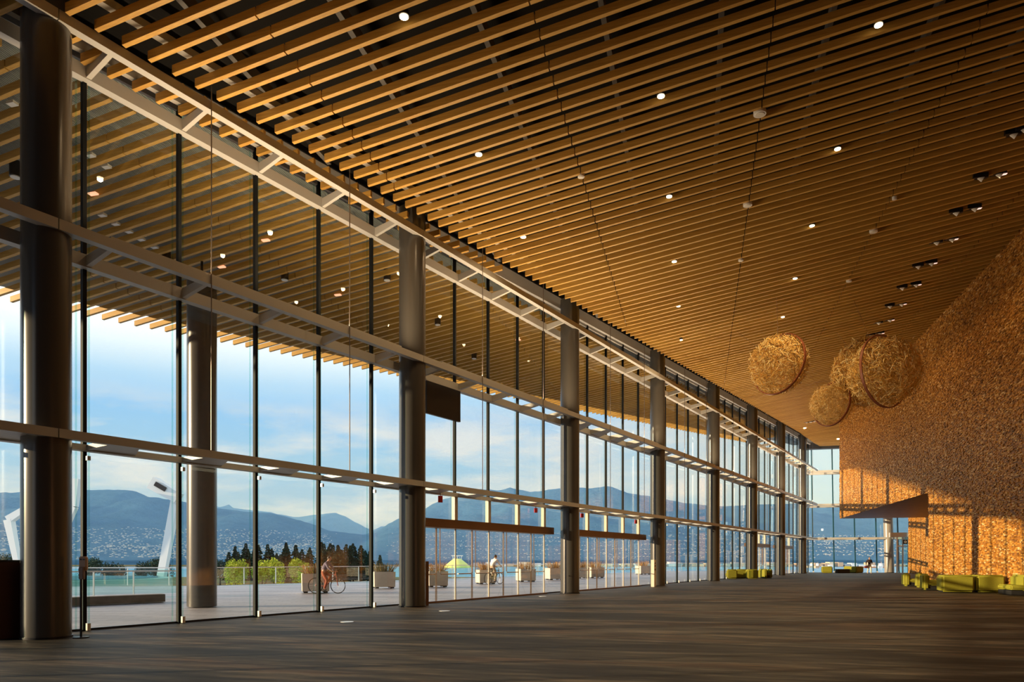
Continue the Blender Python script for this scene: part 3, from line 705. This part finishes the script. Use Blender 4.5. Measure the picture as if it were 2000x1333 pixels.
# railing
def railing(pts, label, dx=1.6, z0=0.0, hgt=1.02, glassy=True):
    pts = [Vector(p) for p in pts]; t = thing('railing', pts[0], label, 'railing')
    rl = MB(); ps = MB(); k = 0
    for a, b in zip(pts, pts[1:]):
        n = max(1, round((b-a).length/dx)); 
        rl.bar(a+UP*(z0+hgt), b+UP*(z0+hgt), .06, .05)
        for i in range(n):
            p = a+(b-a)*i/n; MB().bar(p+UP*z0, p+UP*(z0+hgt), .05, .05).build('post', 'clamp', t)
        MB().quad(a+UP*(z0+.08), b+UP*(z0+.08), b+UP*(z0+hgt-.08), a+UP*(z0+hgt-.08)).build('glass_panel', 'glass2', t)
    rl.build('top_rail', 'clamp', t)
railing([(-29, 40.6, 0), (-17.7, 42, 0)], 'low glass railing at the plaza edge, its left stretch', 2.2)
railing([(-17.7, 42, 0), (-10.7, 50, 0)], 'glass railing at the plaza edge in front of the bright green willows', 2.2)
railing([(-10.7, 50, 0), (2.45, 68.6, 0), (20, 93, 0), (41, 105, 0)], 'long glass railing of the plaza edge seen through the doors', 2.6)
railing([floor_at(120, 1169), floor_at(183, 1167), floor_at(261, 1164), floor_at(345, 1163)], 'near glass railing with white posts above the stone kerb', 2.2)
A, B = floor_at(-60, 1193), floor_at(323, 1176)
tag(MB().hexa([A, B, B+Vector((-.35, .5, 0)), A+Vector((-.35, .5, 0)), A+UP*.27, B+UP*.27, B+Vector((-.35, .5, .27)), A+Vector((-.35, .5, .27))]).build('stone_bench', 'stone', bevel=.01), 'long low stone kerb bench on the plaza at the lower left', 'bench')
# pool and cauldron
pool = MB()
pool.tube([(-34, 52, -.6), (-34, 52, .12)], 8.5, 60)
t = thing('pool', (-34, 52, 0), 'round pale teal pool beyond the kerb bench', 'pool')
pool.build('basin', mat('pale_teal', (.3, .45, .42), .3), t, True)
MB().tube([(-34, 52, .12), (-34, 52, .16)], 7.6, 60).build('water', mat('pool_water', (.10, .28, .27), .05, spec=.6), t)
CW = mat('cauldron_steel', (.72, .74, .74), .35, .2)
t = thing('cauldron', at(180, 1120, 74), 'tall sculpture of crossing white steel beams beyond the plaza', 'sculpture')
def arm(pts, ws, name='beam'):
    mb = MB()
    for (a, b), (w0, w1) in zip(zip(pts, pts[1:]), zip(ws, ws[1:])):
        d = (b-a).normalized(); sd = Vector((0, 1, 0)); u2 = d.cross(sd).normalized()
        mb.hexa([a-sd*w0/2-u2*w0/2, a+sd*w0/2-u2*w0/2, a+sd*w0/2+u2*w0/2, a-sd*w0/2+u2*w0/2, b-sd*w1/2-u2*w1/2, b+sd*w1/2-u2*w1/2, b+sd*w1/2+u2*w1/2, b-sd*w1/2+u2*w1/2])
    return mb.build(name, CW, t)
arm([at(37, 1112, 74), at(18, 1016, 74), at(44, 999, 74), at(118, 950, 75)], [.5, .75, .6, .8])
arm([at(316, 1126, 76), at(342, 985, 76)], [.75, .75]); 
arm([at(342, 985, 76), at(343, 966, 76)], [.75, .6])
arm([at(350, 974, 76), at(299, 944, 76)], [1.1, 1.35], 'tip_box')
arm([at(150, 936, 74), at(145, 990, 74), at(120, 1050, 74), at(95, 1110, 75)], [.75, .6, .5, .5])
MB().box(at(313, 951, 75.3), (.55, 0, -.32), (0, .08, 0), (.12, 0, .2)).build('opening', 'black', t)
# willow shrubs and trees
def leaf_cloud(mb, C, rx, ry, rz, n, sz, rnd):
    for i in range(n):
        d = Vector((rnd.gauss(0, 1), rnd.gauss(0, 1), rnd.gauss(0, 1))).normalized()*rnd.random()**.4
        c = C+Vector((d.x*rx, d.y*ry, d.z*rz)); a = Vector((rnd.gauss(0, 1), rnd.gauss(0, 1), rnd.gauss(0, 1))).normalized(); b = a.orthogonal().normalized()
        mb.quad(c-a*sz, c-b*sz*.5, c+a*sz, c+b*sz*.5)
for k, (x, top, wd) in enumerate([(462, 1098, 40), (512, 1096, 34), (541, 1092, 32), (575, 1097, 36), (598, 1106, 22)]):
    rnd = random.Random(k+20); C = at(x, 1122, 55); hgt = (1135-top)/F*55/2+.2
    t = thing('willow_shrub', C-UP*1.3, f"bright yellow-green shrub beyond the plaza railing, {['first','second','third','fourth','fifth'][k]} from the left", 'shrub', 'bright shrubs beyond the railing')
    mb = MB(); r0 = wd/F*55/2
    for j in range(5): leaf_cloud(mb, Vector((C.x+rnd.uniform(-.5, .5)*r0, 55+rnd.uniform(-.4, .4), CZ+(HY-(top+1138)/2)/F*55+rnd.uniform(-.3, .3)*hgt)), r0*.7, .7, hgt*rnd.uniform(.7, 1), 420, .09, rnd)
    mb.build('foliage', 'willow', t)
    mb = MB()
    for j in range(5): mb.bar(C+Vector((rnd.uniform(-.2, .2), 0, -1.3)), C+Vector((rnd.uniform(-.7, .7), 0, .1)), .03, .03)
    mb.build('stems', 'bark', t)
def conifer(P, h, r, label, seed, group, leaf='conifer', round_=False):
    rnd = random.Random(seed); t = thing('conifer' if not round_ else 'leafy_tree', P, label, 'tree', group)
    MB().tube([P, P+UP*h*.9], [.35, .08], 8).build('trunk', 'bark', t)
    mb = MB(); lay = 13
    if round_:
        for j in range(7): leaf_cloud(mb, P+Vector((rnd.uniform(-.5, .5)*r, rnd.uniform(-.5, .5)*r, h*rnd.uniform(.45, .8))), r*.6, r*.6, h*.22, 160, h*.035, rnd)
    else:
        for j in range(lay):
            z_ = h*(.12+.86*j/lay); rr = r*(1-j/lay)**.8*rnd.uniform(.75, 1.15)+.25
            for a in range(16):
                an = rnd.random()*6.28; d = Vector((math.cos(an), math.sin(an), 0)); rl = rr*rnd.uniform(.55, 1.1)
                b = P+UP*(z_+h*.03); tip = P+d*rl+UP*(z_-h*.05*rnd.random()); sd = d.cross(UP)*rl*.3
                mb.quad(b, b+d*rl*.5+sd-UP*h*.02, tip, b+d*rl*.5-sd-UP*h*.02)
                mb.quad(b, b+d*rl*.5-UP*h*.06, tip, b+d*rl*.5+UP*h*.01)
    mb.build('foliage', leaf, t); return t
rnd = random.Random(5)
tops = [(447, 1076), (460, 1064), (480, 1058), (505, 1061), (523, 1060), (540, 1078), (559, 1056), (578, 1061), (590, 1070), (605, 1066), (628, 1055), (645, 1058), (660, 1061), (676, 1060), (690, 1058), (705, 1062), (722, 1074), (742, 1082)]
tops += [(x+rnd.uniform(-9, 9), y+rnd.uniform(2, 12)) for x, y in tops]
for k, (x, y) in enumerate(tops):
    Y = rnd.uniform(300, 380); T = at(x, y, Y); h = T.z+9
    conifer(Vector((T.x, Y, -9)), h, h*.30, 'dark conifer in the dense park grove beyond the willow shrubs', k, 'park conifers beyond the plaza')
for k, (x, y) in enumerate([(12, 1080), (30, 1090), (178, 1086), (206, 1096), (226, 1100), (276, 1096), (302, 1092), (318, 1088), (418, 1096), (430, 1092)]):
    Y = rnd.uniform(240, 300); T = at(x, y, Y); h = T.z+9
    conifer(Vector((T.x, Y, -9)), h, h*.42, f'rounded dark tree low behind the pool and plaza, {ORD[k]} from the left', k+50, 'low park trees at the left', round_=True)

# ------------------------------------------------------------------ water, far shore, mountains
def f_water(nt, b, c, g, oi):
    b.inputs['Base Color'].default_value = (.07, .30, .55, 1)
    n = noise_tex(nt, mapping(nt, g.outputs['Position'], (.02, .12, 1)), 1, 5, .65); bump(nt, b, n, .5, 1.2)
struct(MB().quad((-9000, 108, -16), (12000, 108, -16), (12000, 12000, -16), (-9000, 12000, -16)).build('water', tex('harbour_water', f_water, .25, .5)))
struct(MB().hexa([(-900, 95, -14), (-18, 95, -14), (60, 430, -14), (-900, 430, -14), (-900, 95, -9), (-18, 95, -9), (60, 430, -9), (-900, 430, -9)]).build('land_park', 'dull_leaf'))
def mountain(name, ridge, Yr, Yb, m, seed, base=-15, amp=1.0):
    v = []; f = []; xs = []
    n = 200; x0, x1 = ridge[0][0], ridge[-1][0]; rows_ = 26
    def ry(x):
        for (a, ya), (b, yb) in zip(ridge, ridge[1:]):
            if a <= x <= b: return ya+(yb-ya)*(x-a)/max(1e-6, b-a)
        return ridge[-1][1]
    for i in range(n+1):
        x = x0+(x1-x0)*i/n; y = ry(x)-amp*1.6*(noise.noise(Vector((x*.06, seed, 0)))+.5*noise.noise(Vector((x*.2, seed, 3))))
        zr = CZ+(HY-y)/F*Yr
        for j in range(rows_+1):
            q = j/rows_; Y = Yr+(Yb-Yr)*q; X = (x-1000)/F*Yr
            hh = (1-q)**1.15
            nz = noise.fractal(Vector((X*.0016, Y*.0011, seed)), 1.0, 2.2, 5)
            z_ = base+(zr-base)*hh*(1+.28*nz*min(1, q*4)) - (zr-base)*.0
            v.append((X, Y, z_))
    for i in range(n):
        for j in range(rows_):
            a = i*(rows_+1)+j; f.append((a, a+1, a+rows_+2, a+rows_+1))
    me = bpy.data.meshes.new(name); me.from_pydata(v, [], f); me.materials.append(m); me.update()
    for p in me.polygons: p.use_smooth = True
    o = bpy.data.objects.new(name, me); COL.objects.link(o); return struct(o)
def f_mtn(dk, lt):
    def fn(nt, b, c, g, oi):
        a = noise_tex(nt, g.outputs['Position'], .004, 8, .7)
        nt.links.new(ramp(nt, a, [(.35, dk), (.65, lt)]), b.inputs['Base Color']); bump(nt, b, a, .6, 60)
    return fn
m1 = tex('forest_slope', f_mtn((.035, .10, .19), (.06, .15, .26)), .9, 0)  # forest colour with the blue of distant haze painted in
m2 = tex('far_slope', f_mtn((.07, .17, .32), (.10, .21, .37)), .9, 0)  # farther ridge, more haze blue put into its colour
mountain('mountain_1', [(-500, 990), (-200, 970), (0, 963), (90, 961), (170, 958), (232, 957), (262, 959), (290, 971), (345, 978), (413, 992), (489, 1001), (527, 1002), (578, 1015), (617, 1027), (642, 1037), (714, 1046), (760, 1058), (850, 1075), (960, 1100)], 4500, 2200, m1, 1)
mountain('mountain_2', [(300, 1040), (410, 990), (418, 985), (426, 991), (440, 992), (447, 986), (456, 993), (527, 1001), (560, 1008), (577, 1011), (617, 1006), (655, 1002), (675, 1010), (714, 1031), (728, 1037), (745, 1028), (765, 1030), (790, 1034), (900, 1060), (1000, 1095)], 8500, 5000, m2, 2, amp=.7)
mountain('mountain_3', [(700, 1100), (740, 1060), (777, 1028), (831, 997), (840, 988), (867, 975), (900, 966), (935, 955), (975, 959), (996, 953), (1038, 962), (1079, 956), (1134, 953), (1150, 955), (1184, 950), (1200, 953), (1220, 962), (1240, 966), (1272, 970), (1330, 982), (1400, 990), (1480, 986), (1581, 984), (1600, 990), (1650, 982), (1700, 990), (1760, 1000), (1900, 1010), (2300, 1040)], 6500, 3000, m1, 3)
# houses on the slopes: nobody could count them
def slope_points(o, n, zmin, zmax, rnd, xr):
    me = o.data; c = [p.center for p in me.polygons if zmin < p.center.z < zmax and xr[0] < (1000+F*p.center.x/p.center.y) < xr[1]]
    return [rnd.choice(c) for _ in range(n)]
mb = MB(); rnd = random.Random(9)
for o, n, z0, z1, xr in ((bpy.data.objects['mountain_1'], 2600, 5, 150, (-100, 640)), (bpy.data.objects['mountain_3'], 3000, 5, 150, (780, 1900))):
    for p in slope_points(o, n, z0, z1, rnd, xr):
        q = Vector(p)+Vector((rnd.uniform(-60, 60), rnd.uniform(-60, 60)-14, rnd.uniform(-2, 8))); s_ = rnd.uniform(1, 4)
        mb.box(q, (s_, 0, 0), (0, 3, 0), (0, 0, rnd.uniform(.7, 1.6)))
o = mb.build('hillside_houses', mat('house_white', (.45, .5, .55), .6)); tag(o, 'scattered pale houses dotting the lower mountain slopes across the water', 'houses', None, 'stuff')
# far shore buildings, port
cols = [mat('shore_cream', (.75, .66, .5), .6), mat('shore_white', (.85, .85, .85), .5), mat('shore_grey', (.35, .38, .42), .6), mat('shore_rust', (.62, .45, .33), .6)]
rnd = random.Random(12); k = 0
x = 925
while x < 1760:
    wd = rnd.uniform(5, 16); hpx = rnd.uniform(3, 9)
    Y = 1750; a = at(x, 1107, Y); zb = -15.5; h = hpx/F*Y
    t = tag(MB().box((a.x+wd/F*Y/2, Y, zb+h/2), (wd/F*Y/2, 0, 0), (0, 12, 0), (0, 0, h/2)).build('harbour_building', cols[rnd.randrange(4)]),
            'small low harbour building on the far shore of the water', 'building', 'low buildings along the far shore', 'thing')
    x += wd+rnd.uniform(1, 9)
struct(MB().box((1400, 1900, -15.2), (3200, 0, 0), (0, 140, 0), (0, 0, 1.2)).build('land_shore', 'dull_leaf'))
t = thing('sulphur_pile', at(893, 1112, 1500), 'pale yellow sulphur heap on the far harbour shore', 'heap')
mb = MB(); C = at(893, 1112, 1500); C.z = -15.8
rr = 28/F*1500
mb.tube([C, C+UP*7, C+UP*13, C+UP*19], [rr, rr*.75, rr*.5, rr*.25], 24); mb.build('mound', mat('sulphur', (.85, .85, .25), .7), t, True)
for dx in (-9, 0, 9): MB().bar(C+Vector((dx, 0, 17)), C+Vector((dx, 0, 25)), .8, .8).build('conveyor_leg', cols[1], t)
MB().bar(C+Vector((-12, 0, 25)), C+Vector((12, 0, 25)), 1.5, 1.5).build('conveyor', cols[1], t)
def crane(x, Y, top, label):
    B = at(x, HY, Y); B.z = -14; T = at(x, top, Y); h = T.z+14; w_ = h*.22; t = thing('harbour_crane', B, label, 'crane', 'harbour cranes')
    for sx in (-1, 1):
        for sy in (-1, 1): MB().bar(B+Vector((sx*w_/2, sy*w_/2, 0)), B+Vector((sx*w_/2, sy*w_/2, h*.62)), .9, .9).build('leg', cols[2], t)
    MB().bar(B+Vector((-w_*1.2, 0, h*.62)), B+Vector((w_*1.9, 0, h*.62)), 1.4, 1.6).build('boom', cols[2], t)
    MB().bar(B+Vector((0, 0, h*.62)), T, .8, .8).build('mast', cols[2], t)
    MB().bar(T, B+Vector((w_*1.9, 0, h*.64)), .35, .35).build('stay', cols[2], t)
crane(1345, 1200, 1068, 'harbour crane seen just left of the fifth column'); crane(1428, 1100, 1056, 'dark harbour crane seen above the lime sofa row')
crane(1500, 1100, 1052, 'harbour crane seen between the sixth and seventh columns'); crane(1452, 1200, 1066, 'smaller harbour crane behind the sixth column')
def ship(x, Y, wpx, col, label, hpx=5):
    C = at(x, HY, Y); L_ = wpx/F*Y; t = thing('ship', Vector((C.x, Y, -16)), label, 'ship'); C.z = -16
    MB().hexa([C+Vector((-L_*.45, -4, 0)), C+Vector((L_*.42, -4, 0)), C+Vector((L_*.42, 4, 0)), C+Vector((-L_*.45, 4, 0)), C+Vector((-L_/2, -5, hpx*.5/F*Y)), C+Vector((L_/2, -5, hpx*.5/F*Y)), C+Vector((L_/2, 5, hpx*.5/F*Y)), C+Vector((-L_/2, 5, hpx*.5/F*Y))]).build('hull', col, t)
    MB().box(C+Vector((L_*.22, 0, hpx*.75/F*Y)), (L_*.16, 0, 0), (0, 4, 0), (0, 0, hpx*.28/F*Y)).build('cabin', cols[1], t)
    MB().tube([C+Vector((L_*.3, 0, hpx*.9/F*Y)), C+Vector((L_*.3, 0, hpx*1.35/F*Y))], L_*.03, 8).build('funnel', cols[3], t)
ship(1583, 1500, 12, cols[0], 'cream barge on the water at the left of the end window', 8); ship(1595, 1450, 8, cols[3], 'small red and white tug beside the cream barge', 9)
ship(1617, 1600, 22, cols[1], 'long low white ship behind the first lime chair of the end window', 5); ship(1700, 1500, 60, mat('hull_orange', (.7, .3, .15), .5), 'long orange-hulled ship behind the walking person', 5)
ship(1718, 1450, 10, cols[1], 'white sailing vessel right of the walking person', 9)
P = at(1606, 1037, 3600); tag(MB().tube([P, P+UP*9], 4.5, 12).build('summit_light', mat('summit_glow', (1, 1, .9), .4, emit=(1, 1, .9), es=3)), 'single bright white light high on the far mountain', 'light')

# ------------------------------------------------------------------ people
def skin(name, chains, m, parent, root_first=True, sub=1):
    me = bpy.data.meshes.new(name); idx = {}; v = []; e = []; r_ = []
    for ch in chains:
        prev = None
        for (p, r) in ch:
            key = tuple(round(c, 3) for c in p)
            if key not in idx: idx[key] = len(v); v.append(key); r_.append(r)
            if prev is not None: e.append((prev, idx[key]))
            prev = idx[key]
    me.from_pydata(v, e, []); me.materials.append(M[m] if isinstance(m, str) else m)
    o = bpy.data.objects.new(name, me); COL.objects.link(o)
    sk = o.modifiers.new('skin', 'SKIN'); lay = me.skin_vertices[0] if len(me.skin_vertices) else None
    if lay is None:
        bm = bmesh.new(); bm.from_mesh(me); bm.verts.layers.skin.verify(); bm.to_mesh(me); bm.free(); lay = me.skin_vertices[0]
    for i, r in enumerate(r_):
        lay.data[i].radius = (r, r) if not isinstance(r, tuple) else r; lay.data[i].use_root = (i == 0)
    sk.use_smooth_shade = True
    ss = o.modifiers.new('sub', 'SUBSURF'); ss.levels = sub; ss.render_levels = sub
    if parent: o.parent = parent
    return o
SKIN = mat('skin', (.50, .29, .20), .5); HAIR = mat('hair_dark', (.02, .015, .012), .5)
def ell(name, c, rx, ry, rz, m, parent, seg=16):
    bm = bmesh.new(); bmesh.ops.create_uvsphere(bm, u_segments=seg, v_segments=seg//2+2, radius=1)
    bmesh.ops.scale(bm, vec=(rx, ry, rz), verts=bm.verts); bmesh.ops.translate(bm, vec=c, verts=bm.verts)
    me = bpy.data.meshes.new(name); bm.to_mesh(me); bm.free(); me.materials.append(m)
    for p in me.polygons: p.use_smooth = True
    o = bpy.data.objects.new(name, me); COL.objects.link(o); o.parent = parent; return o
def figure(loc, rz, label, pose, top, trousers, shoes, hair=HAIR, sc=1.0):
    """pose: dict of joints in metres, facing local -y"""
    t = thing('person', loc, label, 'person', rz=rz); t.scale = (sc, sc, sc); J = pose
    ch = [[(J['pelvis'], .13), (J['waist'], .115), (J['chest'], .145), (J['neck'], .055), (J['head'], .085), (J['crown'], .07)]]
    for s_ in 'lr':
        hp, kn, an, to = J['hip'+s_], J['knee'+s_], J['ankle'+s_], J['toe'+s_]
        ch.append([(J['pelvis'], .13), (hp, .095), (kn, .06), (an, .042), (to, .035)])
        sh, el, wr, hd = J['sho'+s_], J['elb'+s_], J['wri'+s_], J['hand'+s_]
        ch.append([(J['chest'], .145), (sh, .062), (el, .043), (wr, .028), (hd, .032)])
        W, H = Vector(wr), Vector(hd); d = (H-W).normalized(); a = d.orthogonal().normalized()
        for k in range(4):
            off = a*(k-1.5)*.02; b0 = H+off+d*.02; ch.append([(hd, .032), (tuple(b0), .011), (tuple(b0+d*.035+Vector((0, -.01, -.01))), .009), (tuple(b0+d*(.05+.01*(k in (1, 2)))+Vector((0, -.02, -.015))), .008)])
        th = W*.4+H*.6+a*.03; ch.append([(wr, .028), (tuple(th), .012), (tuple(th+a*.015+d*.035), .009)])
    skin('body', ch, SKIN, t, sub=1)
    h = Vector(J['head'])
    ell('head_shape', h+Vector((0, -.005, .03)), .078, .095, .115, SKIN, t)
    ell('nose', h+Vector((0, -.10, .015)), .014, .018, .02, SKIN, t, 8)
    for sx in (-1, 1):
        ell('ear', h+Vector((sx*.078, .0, .02)), .012, .02, .03, SKIN, t, 8); ell('eye', h+Vector((sx*.03, -.088, .035)), .012, .008, .008, HAIR, t, 8)
    ell('mouth', h+Vector((0, -.09, -.03)), .022, .008, .006, M['red'], t, 8)
    ell('hair', h+Vector((0, .018, .055)), .088, .098, .105, hair, t)
    tc_ = [[(J['pelvis'], .15), (J['waist'], .14), (J['chest'], .172), (J['neck'], .075)]]
    for s_ in 'lr': tc_.append([(J['chest'], .172), (J['sho'+s_], .08), (J['elb'+s_], .058), (J['wri'+s_], .042)])
    skin('top_garment', tc_, top, t, sub=1)
    tr_ = [[(J['waist'], .12), (J['pelvis'], .15)]]
    for s_ in 'lr': tr_.append([(J['pelvis'], .15), (J['hip'+s_], .112), (J['knee'+s_], .078), (J['ankle'+s_], .06)])
    skin('trousers', tr_, trousers, t, sub=1)
    for s_ in 'lr':
        a, b = Vector(J['ankle'+s_]), Vector(J['toe'+s_])
        skin('shoe', [[(tuple(a+Vector((0, .03, -.04))), .045), (tuple((a+b)/2+Vector((0, 0, -.02))), .045), (tuple(b), .038)]], shoes, t)
    return t
walk = dict(pelvis=(0, 0, .95), waist=(0, 0, 1.1), chest=(0, 0, 1.32), neck=(0, -.01, 1.5), head=(0, -.02, 1.6), crown=(0, -.02, 1.72),
    hipl=(.10, 0, .88), kneel=(.11, -.14, .50), anklel=(.10, -.17, .10), toel=(.10, -.31, .04), hipr=(-.10, 0, .88), kneer=(-.10, .06, .49), ankler=(-.10, .28, .13), toer=(-.10, .18, .04),
    shol=(.19, 0, 1.43), elbl=(.27, .05, 1.15), wril=(.20, -.18, 1.08), handl=(.14, -.26, 1.10), shor=(-.19, 0, 1.43), elbr=(-.30, .06, 1.16), wrir=(-.34, -.10, .98), handr=(-.35, -.14, .90))
P = floor_at(1698, 1122)
figure(P, R(-8), 'person walking at the end window in a dark jacket and pale trousers', walk, mat('dark_jacket', (.035, .02, .018), .8), mat('pale_trousers', (.72, .66, .5), .8), M['shadow_base'])
bagm = mat('maroon_bag', (.22, .03, .03), .6); Rb = rot(R(-8))
bp = P+Rb @ Vector((-.36, -.16, .72)); t = thing('handbag', bp, 'maroon handbag held by the walking person', 'bag')
MB().box(bp, (.17, 0, 0), (0, .06, 0), (0, 0, .11)).build('bag_body', bagm, t, True, .03)
MB().tube([bp+Vector((-.1, 0, .1)), bp+Vector((-.05, 0, .2)), bp+Vector((.05, 0, .2)), bp+Vector((.1, 0, .1))], .012, 8).build('strap', bagm, t, True)
# cyclists
def bicycle(P, rz, frame_col, label):
    t = thing('bicycle', P, label, 'bicycle'); Rm = rot(rz)
    def W(p): return Vector(P)+Rm @ Vector(p)
    blk = M['shadow_base']
    for y_ in (-.52, .52):
        mb = MB(); pts = [W((0, y_+.33*math.cos(a*math.pi/16), .35+.33*math.sin(a*math.pi/16))) for a in range(33)]
        mb.tube(pts, .02, 8, False); wh = mb.build('wheel', blk, t, True)
        mb = MB()
        for a in range(14): mb.bar(W((0, y_, .35)), W((0, y_+.32*math.cos(a*math.pi/7), .35+.32*math.sin(a*math.pi/7))), .005, .005)
        mb.build('spokes', 'clamp', wh)
    f_ = MB()
    for a, b in (((0, -.42, .85), (0, .18, .82)), ((0, -.42, .85), (0, .05, .32)), ((0, .05, .32), (0, .20, .92)), ((0, .05, .32), (0, .52, .35)), ((0, .18, .82), (0, .52, .35)), ((0, -.40, .98), (0, -.52, .35))):
        f_.tube([W(a), W(b)], .018, 8)
    f_.build('frame', frame_col, t, True)
    MB().tube([W((-.25, -.34, 1.05)), W((-.12, -.42, 1.02)), W((.12, -.42, 1.02)), W((.25, -.34, 1.05))], .014, 8).build('handlebar', blk, t, True)
    MB().box(W((0, .22, .95)), Rm @ Vector((.07, 0, 0)), Rm @ Vector((0, .13, 0)), UP*.03).build('saddle', blk, t, True, .02)
    MB().tube([W((-.1, .05, .20)), W((-.05, .05, .2)), W((-.05, .05, .44)), W((-.0, .05, .44))], .012, 6).build('crank', 'clamp', t)
    for z_, sx in ((.17, -.12), (.47, .12)): MB().box(W((sx, .05, z_)), Rm @ Vector((.05, 0, 0)), Rm @ Vector((0, .04, 0)), UP*.01).build('pedal', blk, t)
ride = dict(pelvis=(0, .2, 1.06), waist=(0, .12, 1.2), chest=(0, -.02, 1.40), neck=(0, -.09, 1.55), head=(0, -.14, 1.64), crown=(0, -.14, 1.75),
    hipl=(.10, .16, 1.0), kneel=(.11, -.17, .86), anklel=(.12, .04, .52), toel=(.12, -.08, .48), hipr=(-.10, .16, 1.0), kneer=(-.11, -.07, .62), ankler=(-.12, .07, .22), toer=(-.12, -.05, .19),
    shol=(.19, -.05, 1.46), elbl=(.25, -.17, 1.24), wril=(.25, -.33, 1.10), handl=(.24, -.37, 1.08), shor=(-.19, -.05, 1.46), elbr=(-.25, -.17, 1.24), wrir=(-.25, -.33, 1.10), handr=(-.24, -.37, 1.08))
PA = floor_at(638, 1160); bicycle(PA, R(82), mat('bike_red', (.3, .06, .04), .4), 'bicycle ridden past the left planter by the rider in rust trousers')
figure(PA, R(82), 'cyclist in a grey-violet top and rust red trousers passing the left planter', ride, mat('violet_top', (.16, .14, .20), .8), mat('rust_trousers', (.34, .09, .05), .8), M['shadow_base'], sc=.92)
PB = floor_at(965, 1142); bicycle(PB, R(138), mat('bike_dark', (.05, .05, .05), .4), 'bicycle under the rider in the white shirt beyond the doors')
figure(PB, R(138), 'cyclist in a white shirt seen from behind through the glass doors', ride, mat('white_shirt', (.82, .80, .78), .8), mat('khaki', (.38, .30, .22), .8), M['shadow_base'])

# ------------------------------------------------------------------ haze over the water
hz = bpy.data.materials.new('sea_haze'); hz.use_nodes = True; nt = hz.node_tree; nt.nodes.clear()
vs = nt.nodes.new('ShaderNodeVolumeScatter'); vs.inputs['Color'].default_value = (.20, .44, 1, 1); vs.inputs['Density'].default_value = 1/8000; vs.inputs['Anisotropy'].default_value = 0
oo = nt.nodes.new('ShaderNodeOutputMaterial'); nt.links.new(vs.outputs[0], oo.inputs['Volume'])
o = MB().box((1500, 4900, 300), (8500, 0, 0), (0, 4400, 0), (0, 0, 300)).build('haze', hz)
tag(o, 'thin blue haze over the water and the mountains', 'haze', None, 'stuff')
